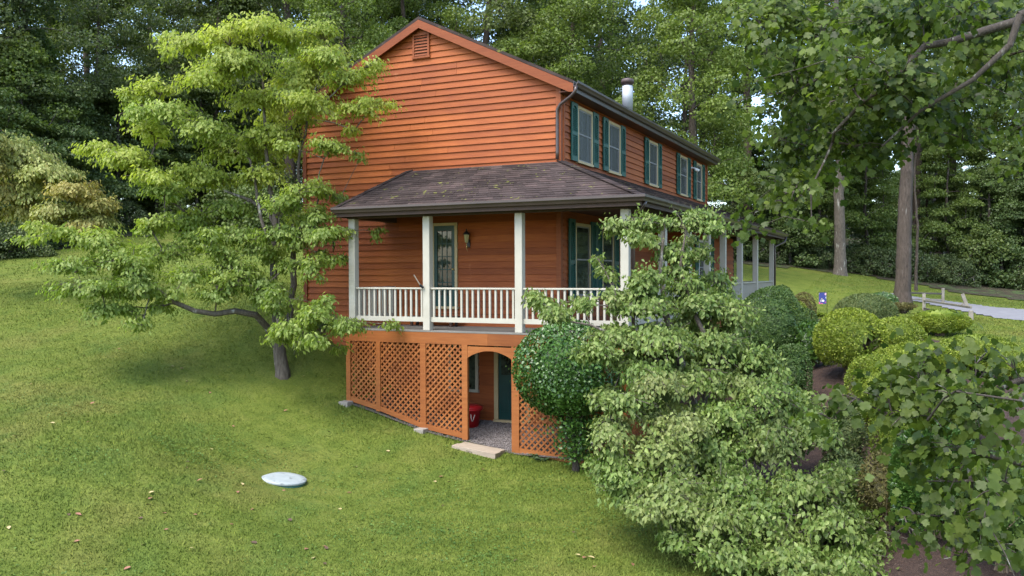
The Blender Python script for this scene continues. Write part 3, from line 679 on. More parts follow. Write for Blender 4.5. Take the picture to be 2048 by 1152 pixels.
# ------------------------------------------------------------------ small things round the house
def G3(x, y, dz=0): return (x, y, G(x, y)+dz)
# step slab at the arch
sx, sy = -1.0, -2.32; sz = G(sx, sy)
st = thing('doorstep', (sx, sy, sz), 'weathered plank step on the grass before the arched lattice opening', 'step')
for i, (a, b) in enumerate(((-.25, .0), (.004, .24))):
    o = B().box(-.56+.04*i, .55-.03*i, a, b, -.09, .075).build('plank', 'step_wood', None, bevel=.01)
    o.location = (sx, sy, sz); o.rotation_euler = (0, R(4.5), R(-3)); o.parent = st; o.matrix_parent_inverse = wm(st).inverted()
# concrete footings
for k_, (x, y) in enumerate(((-4.72, -2.08), (-2.62, -2.08))):
    B_ = B().box(x-.13, x+.13, y-.14, y+.12, G(x, y)-.12, G(x, y)+.07).build('footing_block', 'block', None, bevel=.015)
    tag(B_, ('small concrete block at the uphill end of the lattice skirt', 'small concrete block under the middle lattice post')[k_], 'block', 'blocks under the lattice')
# red tub
tx, ty = -2.12, -.62; tz = float(gravel_z(tx, ty))
tub = thing('tub', (tx, ty, tz), 'red plastic tub with white rope handle under the porch', 'tub')
B().lathe((tx, ty, tz), [(.20, 0), (.24, .38), (.29, .40), (.31, .44), (.29, .45), (.23, .44), (.19, .06), (.02, .05)], 24).build('bucket', 'red_plastic', tub, True)
B().lathe((tx, ty, tz), [(.24, .40), (.305, .455), (.30, .49), (.16, .53), (.01, .54)], 24).build('lid', 'red_plastic', tub, True)
B().tube([(tx+.14+.02*i, ty-.24-.03*math.sin(i*.63), tz+.33-.16*math.sin(math.pi*i/5)) for i in range(6)], .009, 6).build('rope_handle', 'rope', tub, True)
# porch bench
bx0, bx1 = -3.95, -2.6
be = thing('bench', ((bx0+bx1)/2, -.4, 0), 'low dark wooden bench on the porch below the glazed door', 'bench')
B().box(bx0, bx1, -.58, -.20, .20, .25).build('seat', 'dark_wood', be, bevel=.006)
for x in (bx0+.08, bx1-.14):
    for y in (-.55, -.28): B().box(x, x+.06, y, y+.06, -.004, .20).build('leg', 'dark_wood', be)
# lantern
lx, lz = -2.46, 2.21
la = thing('wall_lantern', (lx, -.03, lz), 'black and brass carriage lantern on the wall beside the porch door', 'lantern')
B().box(lx-.04, lx+.04, -.062, -.029, lz-.25, lz-.05).build('backplate', 'black_metal', la)
B().tube([(lx, -.04, lz-.2), (lx, -.09, lz-.26), (lx, -.15, lz-.22), (lx, -.16, lz-.14)], .011, 6).build('arm', 'brass', la, True)
B().lathe((lx, -.16, lz-.14), [(.02, 0), (.045, .02), (.075, .2), (.07, .205)], 6).build('glass_body', 'amber_glass', la)
B().lathe((lx, -.16, lz+.066), [(.09, 0), (.075, .04), (.035, .085), (.015, .10), (.02, .12), (.003, .15)], 8).build('cap', 'black_metal', la)
B().tube([(lx, -.16, lz-.14), (lx-.005, -.15, lz-.25), (lx+.015, -.14, lz-.36)], [.012, .01, .003], 6).build('tail', 'brass', la, True)
# flag bracket on post
fb_ = thing('flag_holder', (-2.69, -1.95, 1.0), 'short bare pole in a dark bracket tied to the porch post', 'flag holder')
B().tube([(-2.64, -1.93, .98), (-2.70, -1.99, 1.05)], .03, 8).build('bracket', 'black_metal', fb_)
B().tube([(-2.69, -1.98, 1.04), (-2.80, -2.08, 1.28)], .013, 8).build('pole', 'step_wood', fb_)
# flood light
fl_ = thing('flood_light', (.06, 12.55, 5.2), 'white twin floodlight fixed on the upper front wall', 'floodlight')
B().lathe((.06, 12.55, 5.15), [(.06, 0), (.06, .05)], 10).build('base', 'white_plastic', fl_)
for s in (-1, 1): B().tube([(.08, 12.55, 5.18), (.16, 12.55+s*.05, 5.16), (.28, 12.55+s*.13, 5.06)], [.025, .03, .065], 10).build('lamp_head', 'white_plastic', fl_, True)
# septic lid
P = ghit(567, 966); lr = .43
P = P+np.array((0, 0, .03)); nrm = Vector((-.5*(G(P[0]+.4, P[1])-G(P[0]-.4, P[1]))/.8, -(G(P[0], P[1]+.4)-G(P[0], P[1]-.4))/.8-.05, 1)).normalized()
lid = thing('tank_lid', P, 'round pale grey tank lid lying in the mown lawn', 'lid')
for nm, prof, mt in (('rim', [(.40, -.08), (.41, .03), (.38, .032)], 'lid_rim'), ('cover', [(.425, .026), (.43, .035), (.43, .062), (.42, .072), (.30, .080), (.01, .084)], 'lid')):
    o = B().lathe((0, 0, 0), prof, 40).build(nm, mt, None, True); o.rotation_euler = nrm.to_track_quat('Z', 'Y').to_euler(); o.location = P; o.parent = lid; o.matrix_parent_inverse = wm(lid).inverted()
# hanging ornament by the gable wall
hp = aty(667, 480, -.9)
hg = thing('hanging_ornament', hp-np.array((0, 0, .3)), 'thin dark wind ornament hanging from the dogwood before the clapboard', 'ornament')
B().tube([hp+(0, 0, .35), hp], .004, 5).build('cord', 'black_metal', hg)
B().lathe(hp-(0, 0, .12), [(.004, 0), (.03, .04), (.02, .09), (.035, .11), (.004, .13)], 8).build('spinner', 'black_metal', hg)
B().lathe(hp-(0, 0, .32), [(.002, 0), (.022, .09), (.03, .15), (.01, .2), (.003, .21)], 8).build('drop', 'black_metal', hg)

# garden flag
P = ghit(1654, 632); d_ = (P-CAM)@fw
gfz = P[2]
gfl = thing('garden_flag', P, 'small garden flag with bright flower print on a thin metal stand', 'flag')
fr_ = rt
B().tube([P+(0, 0, -.1), P+(0, 0, .95), P+(0, 0, .97)-fr_*.02, P+(0, 0, .97)-fr_*.36], .008, 6).build('stand', 'black_metal', gfl, True)
b = B(); nn = 7
for t in (0, .004):
    for i in range(nn+1):
        for j in (0, 1):
            q = P+(0, 0, .955-.46*j)-fr_*(.03+.30*i/nn)+np.array((-.0, -1, 0))*(.015*math.sin(i*.9+j)+t); b.v.append(tuple(q))
m_ = 2*(nn+1)
b.f += [(2*i, 2*i+1, 2*i+3, 2*i+2) for i in range(nn)]+[(m_+2*i, m_+2*i+2, m_+2*i+3, m_+2*i+1) for i in range(nn)]
b.f += [(2*i, 2*i+2, m_+2*i+2, m_+2*i) for i in range(nn)]+[(2*i+1, m_+2*i+1, m_+2*i+3, 2*i+3) for i in range(nn)]
b.build('cloth', 'flag_print', gfl)
# stepping stones
for k_, (u, v, a) in enumerate(((1628, 722, .1), (1640, 712, .25), (1615, 735, -.1))):
    P = ghit(u, v); o = B().prism([(-.42, -.3), (.38, -.34), (.45, .26), (-.1, .34), (-.46, .22)], 'z', -.06, .04).build('flagstone', 'stone', None, bevel=.015)
    o.location = P+(0, 0, .03); o.rotation_euler = (0, 0, a*4)
    tag(o, 'flat grey flagstone set in the mulch beside the clipped shrubs', 'stone', 'flagstones in the mulch')

# split rail fence by the driveway
def fence(pts, hts, rails, label, matr):
    P0 = ghit(*pts[0])
    f = thing('rail_fence', P0, label, 'fence')
    base = [ghit(*p) for p in pts]
    for p, h in zip(base, hts): B().box(p[0]-.07, p[0]+.07, p[1]-.07, p[1]+.07, p[2]-.3, p[2]+h).build('post', 'rail_wood', f, bevel=.02)
    for i, j, ha, hb_, mt in rails:
        a = base[i]+(0, 0, ha); b = base[j]+(0, 0, hb_); B().bar(a, b, .05, .08).build('rail', mt, f, bevel=.015)
    return f
fence([(1800, 606), (1886, 606), (1848, 619)], [.7, .72, .72], [(0, 1, .5, .45, 'rail_dark'), (0, 1, .2, .15, 'rail_wood')], 'split rail fence section beyond the big trunk with a dark top rail', 'rail_wood')
fence([(1848, 621), (1942, 640)], [.66, .3], [(0, 1, .45, .40, 'rail_wood'), (0, 1, .1, -.02, 'rail_dark')], 'sagging split rail fence section running down to the driveway', 'rail_wood')
P = ghit(1938, 614)
f = thing('fence_post', P, 'tilted weathered fence post standing alone beside the driveway', 'post')
B().bar(P-np.array((0, 0, .2)), P+np.array((-.28, 0, .62)), .16, .12, (0, 1, 0)).build('post', 'rail_wood', f, bevel=.02)
B().bar(P+np.array((-.12, 0, .25)), P+np.array((-.32, 0, .1)), .07, .05, (0, 1, 0)).build('rail_stub', 'rail_wood', f)

# ------------------------------------------------------------------ plants
UPV = np.array((0, 0, 1.))
def wood_mesh(name, segs, mat, n=6):
    V, F = tubes_np(segs, n); return npmesh(name, V, F, mat, smooth=True)
def skeleton(trunks, tips, rs, rtip=.008, sag=.06, rmax=None, power=2.3):
    """trunks: list of polylines [(p, r)...]; tips joined to the nearest inner node; returns segments and the entry point of every tip"""
    nodes_, par, fix = [], [], []
    for tr in trunks:
        prev = -1
        for j, (p, r) in enumerate(tr):
            p = np.array(p, float)
            if prev >= 0:
                m = max(1, int(np.linalg.norm(p-nodes_[prev])/.35)); p0 = nodes_[prev]; r0 = fix[prev]
                for s in range(1, m+1):
                    q = p0+(p-p0)*s/m; nodes_.append(q+(rs.normal(0, .02, 3) if s < m else 0)); par.append(prev); fix.append(r0+(r-r0)*s/m); prev = len(nodes_)-1
            else:
                par.append(-1); nodes_.append(p); fix.append(r); prev = len(nodes_)-1
    root = nodes_[0]; tips = [np.array(t, float) for t in tips]
    axis = np.array([q for q, f_ in zip(nodes_, fix)])
    dist = [np.min(np.linalg.norm((axis-t)*np.array((1, 1, .6)), axis=1)) for t in tips]
    load = {}
    entry = [None]*len(tips)
    for ti in np.argsort(dist):
        t = tips[ti]; Nn = np.array(nodes_); dv = t-Nn; dd = np.linalg.norm(dv, axis=1)
        cost = dd+np.where(dv[:, 2] < -.3*dd, .5*dd, 0)          # prefer parents below the tip
        j = int(np.argmin(cost)); p0 = Nn[j]; d = dd[j]; m = max(1, int(d/.3)); prev = j
        side = rs.normal(0, 1, 3); side *= d*.06/np.linalg.norm(side)
        for s in range(1, m+1):
            f_ = s/m; q = p0+(t-p0)*f_+(side+UPV*d*sag)*math.sin(math.pi*f_)+(rs.normal(0, .012, 3) if s < m else 0)
            nodes_.append(q); par.append(prev); fix.append(0); prev = len(nodes_)-1
        entry[ti] = nodes_[par[-1]] if m > 1 else p0
        q = prev
        while q >= 0: load[q] = load.get(q, 0)+1; q = par[q]
    rad = [max(fix[i], rtip*(load.get(i, 1))**(1/power)) for i in range(len(nodes_))]
    for i in range(len(nodes_)):
        if par[i] >= 0 and fix[i] == 0: rad[i] = min(rad[i], rad[par[i]])
    segs = [(nodes_[par[i]], nodes_[i], rad[par[i]] if (fix[par[i]] == 0 or fix[i] > 0) else rad[i], rad[i]) for i in range(len(nodes_)) if par[i] >= 0]
    return segs, entry

def pad_leaves(pads, entries, rs, size, density, droop=.6, tipup=0., spread=.05, thin=None):
    """pads: (centre, half width along rt, half depth along fwd, half height, tint). Twigs fan out from the entry, leaves hang from them"""
    P, A, Nn, S, T, segs = [], [], [], [], [], []
    fwh = unit(np.array((fw[0], fw[1], 0)))
    for (c, hw, hd, hh, tint), e in zip(pads, entries):
        nleaf = int(density*hw*hd*math.pi*(thin(c) if thin else 1)); ntw = max(6, int(nleaf/15)); per = max(4, nleaf//ntw)
        e = c+(e-c)*min(1, .75*hw/(np.linalg.norm(e-c)+1e-6))
        for k_ in range(ntw):
            th = rs.uniform(0, 2*np.pi); rr = math.sqrt(rs.uniform(.1, 1))
            zz = rs.normal(0, .33)
            end = c+rt*math.cos(th)*rr*hw+fwh*math.sin(th)*rr*hd+UPV*hh*(.9*(1-rr*rr)-.4+zz*1.35)
            ctrl = (e+end)/2+UPV*(.10*np.linalg.norm(end-e)+.2*hh)
            t = np.sort(rs.uniform(.25, 1, per)**.75); t[-1] = 1
            q = ((1-t)**2)[:, None]*e+(2*t*(1-t))[:, None]*ctrl+(t*t)[:, None]*end
            dr = unit(2*(1-t)[:, None]*(ctrl-e)+2*t[:, None]*(end-ctrl))
            side = unit(np.cross(dr, UPV)+1e-6)*np.where(np.arange(per) % 2 == 0, 1, -1)[:, None]
            dw = droop*rs.uniform(.5, 1.4, per)
            ax = dr*rs.uniform(.2, .9, per)[:, None]+side*rs.uniform(.4, 1, per)[:, None]-UPV*dw[:, None]+rs.normal(0, .22, (per, 3))
            if tipup:
                tp = t > .93; ax[tp] = dr[tp]*.5+UPV*tipup+rs.normal(0, .3, (tp.sum(), 3))
            P.append(q+side*rs.uniform(0, spread, per)[:, None]+rs.normal(0, spread*.6, (per, 3))); A.append(ax)
            oh = unit((q-c)*np.array((1, 1, 0))+1e-6); Nn.append(UPV*.7+oh*.9+dr*.2+rs.normal(0, .4, (per, 3))); S.append(size*rs.uniform(.45, 1.28, per)*np.where(t > .93, .75, 1)); T.append(np.clip(tint+rs.normal(0, .13, per)+(.12 if tipup else 0)*(t > .9), 0, 1))
            if k_ % 2 == 0:
                for a, b, ra, rb in ((0, .5, .006, .005), (.5, 1, .005, .003)):
                    f_ = lambda t: (1-t)**2*e+2*t*(1-t)*ctrl+t*t*end
                    segs.append((f_(a), f_(b), ra, rb))
    return np.concatenate(P), np.concatenate(A), np.concatenate(Nn), np.concatenate(S), np.concatenate(T), segs

def pads_px(lst, dfun, hd=.8):
    out = []
    for t in lst:
        u, v, a, b = t[:4]; d = t[4] if len(t) > 4 and t[4] else dfun(u, v); tint = t[5] if len(t) > 5 else None
        out.append((at(u, v, d), a*d/FPX, max(.25, a*d/FPX*hd), b*d/FPX, tint, d))
    return out
def pick_leaves(root, crown_args, tpl, mat, name, n=300):
    """the n leaves that show largest become parts of their own; returns the rest"""
    P, A, Nn, S, T = crown_args
    dep = (P-CAM)@fw; uu = 1024+FPX*((P-CAM)@r2)/dep; vv_ = 576-FPX*((P-CAM)@u2)/dep
    x, y, z = frames(A, Nn); face = np.abs((z*unit(CAM-P)).sum(1))
    sc = S/dep*(.3+face)*((uu > 5) & (uu < 2043) & (vv_ > 5) & (vv_ < 1147)); top = np.argsort(-sc)[:n]
    me = npmesh(name, tpl[0], tpl[1], mat, np.full(len(tpl[0]), float(np.median(T))))
    for i in top:
        o = bpy.data.objects.new(name, me); M = Matrix([[*(x[i][k]*S[i], y[i][k]*S[i], z[i][k]*S[i], P[i][k])] for k in range(3)]+[[0, 0, 0, 1]])
        COL.objects.link(o); o.parent = root; o.matrix_parent_inverse = wm(root).inverted(); o.matrix_basis = M
    keep = np.ones(len(P), bool); keep[top] = False
    return [q[keep] for q in (P, A, Nn, S, T)]

# --- dogwood before the gable
rs = np.random.default_rng(21)
DG = [(520, 48, 60, 26), (455, 62, 60, 26), (590, 80, 70, 30), (650, 112, 60, 28), (385, 90, 62, 22), (335, 78, 36, 14), (480, 125, 85, 32), (700, 150, 62, 26), (752, 128, 28, 16), (600, 155, 75, 32), (405, 160, 60, 30),
      (300, 172, 45, 20), (262, 192, 38, 18), (335, 222, 75, 26), (510, 205, 75, 34), (640, 215, 66, 32), (712, 222, 48, 18), (742, 200, 28, 12), (405, 258, 65, 30), (560, 275, 65, 30), (300, 255, 50, 22), (650, 290, 46, 22), (686, 296, 24, 13),
      (200, 298, 52, 16), (250, 322, 66, 24), (292, 348, 42, 14), (470, 308, 75, 26), (400, 355, 75, 30), (335, 372, 52, 22), (520, 348, 58, 26), (612, 372, 48, 20), (655, 392, 30, 12), (445, 415, 55, 20),
      (105, 465, 50, 14, 20), (190, 478, 66, 20, 20), (140, 528, 62, 22, 19.6), (235, 518, 75, 28, 20), (325, 498, 66, 26, 21), (165, 578, 76, 20, 19.4), (262, 575, 58, 24, 19.8), (380, 545, 56, 24, 20.5), (212, 622, 60, 16, 19.5), (285, 648, 26, 18, 19.6),
      (460, 540, 66, 26, 21), (525, 572, 56, 24, 21), (432, 582, 48, 16, 20.5), (505, 498, 48, 20, 21.4), (562, 600, 42, 16, 20.4), (625, 480, 56, 18, 20.8), (668, 468, 34, 16, 20.6), (592, 530, 40, 16, 21), (640, 518, 34, 14, 20.7), (600, 440, 40, 16, 21.3), (640, 432, 40, 12, 21),
      (600, 652, 52, 22, 19.7), (652, 638, 56, 22, 19.6), (702, 652, 46, 18, 19.4), (620, 690, 40, 16, 19.5), (572, 662, 34, 18, 19.8), (640, 610, 40, 14, 19.8), (560, 470, 60, 24), (370, 450, 60, 20), (560, 400, 50, 22), (470, 470, 60, 22), (420, 500, 50, 20, 21), (330, 440, 50, 18, 21), (300, 590, 44, 18, 20)]
pads = pads_px(DG, lambda u, v: 21.8+.9*math.sin(u*.021+v*.013)-.3)
pads = [(c, a, max(.3, .8*a), b, max(0, min(1, (520-DG[i][1])/700+rs.normal(0, .16)+(.25 if DG[i][1] in (298, 322, 348) else 0))), d) for i, (c, a, h_, b, t, d) in enumerate(pads)]
def more(pads, rs, k, jit, dj, sc=.85):
    out = list(pads)
    for c, a, h_, b, t, d in pads:
        for _ in range(k): out.append((c+rt*rs.normal(0, jit)*a+UPV*rs.normal(0, jit)*b*1.4+fw*rs.uniform(*dj), a*sc*rs.uniform(.7, 1.1), h_*sc, b*sc, min(1, max(0, t+rs.normal(0, .1))), d))
    return out
pads = more([(c, a*1.1, h_, b*.85, t, d) for c, a, h_, b, t, d in pads], rs, 2, .75, (-.7, 1.3), .62)
base = ghit(565, 755); D = (base-CAM)@fw
def dp(u, v, dd=0): return at(u, v, D+dd)
trunks = [[(base-np.array((0, 0, .25)), .24), (base+np.array((0, 0, .12)), .185), (dp(560, 715), .165), (dp(556, 680), .16)],
          [(dp(556, 680), .12), (dp(548, 600), .10), (dp(546, 520), .09), (dp(552, 455), .075), (dp(540, 380), .06), (dp(530, 290), .045), (dp(528, 190), .03), (dp(520, 80), .015)],
          [(dp(556, 682), .10), (dp(580, 630, .3), .085), (dp(586, 540, .4), .08), (dp(588, 460, .4), .06), (dp(592, 400, .3), .05), (dp(600, 300), .035), (dp(630, 180), .018)],
          [(dp(552, 690), .09), (dp(535, 655, -.3), .085), (dp(512, 630, -.7), .08), (dp(470, 622, -1), .072), (dp(430, 628, -1.2), .066), (dp(390, 622, -1.4), .06), (dp(350, 605, -1.6), .055), (dp(310, 578, -1.8), .045), (dp(285, 568, -1.9), .035)],
          [(dp(552, 455), .05), (dp(535, 425), .045), (dp(500, 400), .04), (dp(450, 382), .03)],
          [(dp(546, 520), .05), (dp(532, 470, -.3), .045), (dp(515, 400, -.3), .04), (dp(500, 320, -.2), .03)]]
segs, ent = skeleton(trunks, [p[0] for p in pads], rs, .0075)
P_, A_, N_, S_, T_, tw = pad_leaves([p[:5] for p in pads], ent, rs, .120, 600, 1.0, 0, .08)
dg = thing('dogwood_tree', base, 'yellow green dogwood with layered drooping leaves on the lawn before the gable', 'tree')
inst('trunk', wood_mesh('trunk', segs+tw, 'bark_grey', 7), (0, 0, 0), dg)
o = inst('crown', leaves('crown', P_, A_, N_, S_, L2, 'leaf_dogwood', T_), (0, 0, 0), dg); o['kind'] = 'stuff'

# --- paler dogwood at the lawn edge
rs = np.random.default_rng(22)
D2 = [(20, 290, 55, 16), (62, 318, 66, 18), (100, 345, 70, 20), (30, 340, 60, 22), (150, 378, 60, 18), (70, 385, 70, 22), (195, 402, 46, 14), (10, 395, 60, 24), (130, 418, 66, 18), (200, 440, 46, 14), (60, 430, 60, 18), (-40, 330, 60, 30), (-60, 400, 60, 30), (170, 455, 46, 12), (-90, 300, 60, 30), (-30, 280, 50, 18), (110, 455, 50, 12)]
pads = [(c, a, a, b, min(1, max(0, .35+rs.normal(0, .2))), d) for c, a, h_, b, t, d in pads_px(D2, lambda u, v: 27.+.8*math.sin(u*.03))]
b2 = ghit(-70, 560); 
trunks = [[(b2-np.array((0, 0, .2)), .2), (b2+np.array((0, 0, 1.0)), .15), (b2+np.array((.2, 0, 2.4)), .11), (b2+np.array((.3, .2, 4.0)), .05)]]
segs, ent = skeleton(trunks, [p[0] for p in pads], rs, .009)
P_, A_, N_, S_, T_, tw = pad_leaves([p[:5] for p in pads], ent, rs, .14, 700, 1.2, 0, .07)
t2 = thing('dogwood_tree', b2, 'pale yellowing dogwood with weeping branches at the woods edge', 'tree')
inst('trunk', wood_mesh('trunk', segs+tw, 'bark_grey', 6), (0, 0, 0), t2)
o = inst('crown', leaves('crown', P_, A_, N_, S_, L2, 'leaf_dogwood_far', T_), (0, 0, 0), t2); o['kind'] = 'stuff'

# --- broad dogwood in front of the porch corner
rs = np.random.default_rng(23)
KG = [(1232, 448, 42, 15, 15), (1300, 440, 56, 18, 15), (1375, 446, 52, 18, 15.2), (1430, 458, 30, 13, 15), (1270, 486, 46, 18, 14.8), (1345, 490, 56, 22, 15.2), (1402, 505, 42, 20, 15.4), (1212, 545, 26, 14, 14.6), (1196, 530, 16, 8, 14.5),
      (1072, 606, 22, 11, 14.2), (1110, 618, 34, 13, 14.1), (1165, 600, 22, 10, 14.2), (1300, 552, 62, 24, 14.6), (1232, 592, 42, 18, 14.4), (1372, 566, 56, 24, 15), (1446, 556, 48, 22, 15.4), (1290, 618, 66, 22, 14.2), (1400, 622, 72, 24, 14.8), (1470, 640, 54, 22, 15),
      (1228, 682, 56, 22, 13.8), (1320, 684, 72, 24, 13.9), (1440, 696, 72, 24, 14.4), (1512, 712, 40, 18, 14.2), (1195, 722, 40, 14, 13.7), (1300, 748, 66, 24, 13.6), (1400, 762, 72, 26, 13.8), (1500, 764, 66, 26, 14), (1556, 752, 24, 13, 14), (1260, 806, 48, 20, 13.2),
      (1350, 828, 72, 26, 13.2), (1450, 832, 72, 26, 13.4), (1550, 812, 66, 26, 13.6), (1630, 838, 48, 20, 13.6), (1222, 884, 46, 15, 12.8), (1320, 896, 72, 24, 12.8), (1430, 892, 72, 26, 13), (1540, 884, 72, 26, 13.1), (1640, 872, 56, 24, 13.2), (1262, 930, 56, 20, 12.6), (1240, 978, 52, 20, 12.4),
      (1350, 960, 72, 24, 12.4), (1470, 962, 72, 26, 12.6), (1600, 962, 82, 28, 12.4), (1688, 972, 52, 24, 12.4), (1300, 1020, 66, 24, 12), (1420, 1040, 72, 26, 11.9), (1540, 1042, 76, 26, 12), (1660, 1042, 76, 28, 11.8), (1738, 1062, 44, 24, 11.8),
      (1366, 1098, 44, 20, 11.6), (1460, 1108, 72, 26, 11.5), (1580, 1120, 76, 26, 11.4), (1700, 1132, 76, 26, 11.3), (1776, 1132, 36, 18, 11.4), (1500, 1170, 90, 26, 11.2), (1640, 1180, 90, 26, 11)]
pads = [(c, a*1.0, a*1.05, b, min(1, max(0, .15+rs.normal(0, .12))), d) for c, a, h_, b, t, d in pads_px(KG, lambda u, v: 13.5)]
pads = [(c+UPV*rs.normal(0, .07)+fw*rs.normal(0, .15), a*rs.uniform(.85, 1.2), h_, b*rs.uniform(.8, 1.4), t, d) for c, a, h_, b, t, d in pads]
pads = [(c, a*(.82 if c[2] > .9 else 1), h_*(.82 if c[2] > .9 else 1), b*(.85 if c[2] > .9 else 1), t, d) for c, a, h_, b, t, d in pads]
pads = more(pads, rs, 1, .5, (-.1, .7))+more([p for p in pads if p[0][2] < .9], rs, 1, .5, (.6, 1.5))[len([p for p in pads if p[0][2] < .9]):]
b3 = np.array([*at(1405, 1000, 14.0)[:2], 0]); b3[2] = G(b3[0], b3[1])
def kp(u, v, d): return at(u, v, d)
trunks = [[(b3-np.array((0, 0, .2)), .15), (b3+np.array((0, 0, .3)), .11), (kp(1400, 850, 14.2), .09), (kp(1370, 750, 14.3), .075), (kp(1335, 640, 14.7), .055), (kp(1320, 540, 14.9), .035), (kp(1330, 450, 15), .012)],
          [(kp(1400, 850, 14.2), .06), (kp(1420, 700, 14.5), .045), (kp(1360, 540, 15.), .03), (kp(1372, 460, 15.1), .012)],
          [(kp(1370, 750, 14.3), .04), (kp(1300, 712, 14.2), .03), (kp(1235, 672, 14.1), .024), (kp(1180, 650, 14.1), .018), (kp(1120, 640, 14.1), .012)]]
segs, ent = skeleton(trunks, [p[0] for p in pads], rs, .006)
P_, A_, N_, S_, T_, tw = pad_leaves([p[:5] for p in pads], ent, rs, .094, 1750, 1.0, .6, .07, lambda c: .6 if c[2] > .9 else 1)
kg = thing('dogwood_tree', b3, 'broad bushy dogwood with pale tiered leaves screening the porch corner', 'tree')
inst('trunk', wood_mesh('trunk', segs+tw, 'bark_grey', 7), (0, 0, 0), kg)
rest = pick_leaves(kg, (P_, A_, N_, S_, T_), L6, 'leaf_kousa', 'leaf')
o = inst('crown', leaves('crown', rest[0], rest[1], rest[2], rest[3], L2K, 'leaf_kousa', rest[4]), (0, 0, 0), kg); o['kind'] = 'stuff'

# --- tulip tree whose branches reach into the view
rs = np.random.default_rng(24)
TU = [(1560, 40, 66, 34), (1650, 60, 66, 36), (1740, 40, 66, 36), (1830, 60, 66, 36), (1920, 40, 66, 36), (2000, 50, 50, 36), (1535, 110, 46, 30), (1600, 130, 60, 34), (1685, 150, 62, 36), (1770, 140, 62, 36), (1860, 150, 62, 30), (1950, 120, 56, 32), (1560, 200, 50, 34),
      (1625, 240, 54, 36), (1695, 236, 54, 36), (1765, 226, 54, 30), (1850, 226, 56, 30), (1930, 205, 48, 28), (2012, 180, 38, 36), (1545, 285, 36, 26), (1592, 312, 46, 30), (1660, 306, 46, 26), (1545, 362, 32, 24), (1602, 372, 34, 20), (1510, 425, 26, 14), (1560, 408, 26, 16), (1492, 462, 18, 12), (1740, 296, 36, 18), (1806, 286, 36, 16), (1900, 268, 40, 18), (2022, 330, 28, 26), (2030, 260, 28, 26), (1500, 30, 40, 24), (1480, 200, 16, 14),
      (1950, 712, 46, 16, 8.02), (1860, 722, 52, 24, 8.02), (1952, 745, 62, 30, 7.79), (2022, 722, 30, 30, 7.67), (1770, 772, 50, 20, 8.14), (1845, 792, 62, 26, 7.91), (1942, 812, 62, 30, 7.67), (2022, 802, 36, 30, 7.55), (1702, 802, 34, 14, 8.26), (1785, 832, 44, 20, 8.02),
      (1902, 882, 54, 26, 7.67), (1992, 892, 46, 30, 7.43), (1822, 902, 36, 22, 7.91), (1852, 962, 46, 26, 7.67), (1942, 962, 54, 30, 7.43), (2022, 972, 36, 30, 7.32), (1880, 1032, 54, 26, 7.55), (1972, 1052, 54, 30, 7.32), (1932, 1112, 54, 26, 7.32), (2024, 1112, 36, 26, 7.20), (1825, 1080, 36, 20, 7.55), (1660, 838, 16, 8, 8.26)]
pads = [(c, a*(1.15 if d > 8.5 else 1), a*1.6, b*(1.15 if d > 8.5 else 1), min(1, max(0, .12+rs.normal(0, .14))), d) for c, a, h_, b, t, d in pads_px(TU, lambda u, v: 10.4+.8*math.sin(u*.013)+.5*math.sin(v*.03))]
pads = more(pads, rs, 1, .7, (-1.3, .6), .7)
bt = np.array([*at(2500, 1100, 8.4)[:2], 0]); bt[2] = G(bt[0], bt[1])
top = bt+np.array((0, 0, 10.))
trunks = [[(bt-np.array((0, 0, .3)), .34), (bt+np.array((0, 0, .4)), .26), (bt+np.array((.1, 0, 3.)), .22), (bt+np.array((0, .1, 6.)), .16), (top, .06)],
          [(bt+np.array((.03, 0, 4.6)), .10), (at(2200, 10, 9.4), .06), (at(2050, 38, 9.3), .05), (at(1900, 84, 9.3), .042), (at(1850, 92, 9.4), .038), (at(1795, 155, 9.5), .032), (at(1725, 205, 9.7), .024), (at(1668, 265, 10), .012)],
          [(bt+np.array((.02, 0, 4.0)), .07), (at(2200, -20, 9), .055), (at(2040, 30, 9), .04), (at(2020, 90, 9.), .034), (at(1945, 160, 9.1), .026), (at(1840, 222, 9.3), .018), (at(1765, 292, 9.6), .010)],
          [(bt+np.array((0, 0, 2.2)), .07), (at(2250, 780, 8.0), .04), (at(2040, 760, 7.7), .028), (at(1940, 800, 7.7), .018), (at(1860, 822, 7.8), .010)],
          [(bt+np.array((0, 0, 1.4)), .06), (at(2250, 950, 7.0), .045), (at(2050, 930, 7.4), .024), (at(1930, 900, 7.5), .012)]]
segs, ent = skeleton(trunks, [p[0] for p in pads], rs, .0045)
P_, A_, N_, S_, T_, tw = pad_leaves([p[:5] for p in pads], ent, rs, .086, 400, .9, 0, .17, lambda c: .72 if c[2] < 1.4 else .8)
tu = thing('tulip_tree', bt, 'tulip tree with dark lobed leaves and long limbs overhanging the shrubs', 'tree')
inst('trunk', wood_mesh('trunk', segs+tw, 'bark_dark', 7), (0, 0, 0), tu)
rest = pick_leaves(tu, (P_, A_, N_, S_, T_), LT, 'leaf_tulip', 'leaf')
o = inst('crown', leaves('crown', rest[0], rest[1], rest[2], rest[3], LT, 'leaf_tulip', rest[4]), (0, 0, 0), tu); o['kind'] = 'stuff'

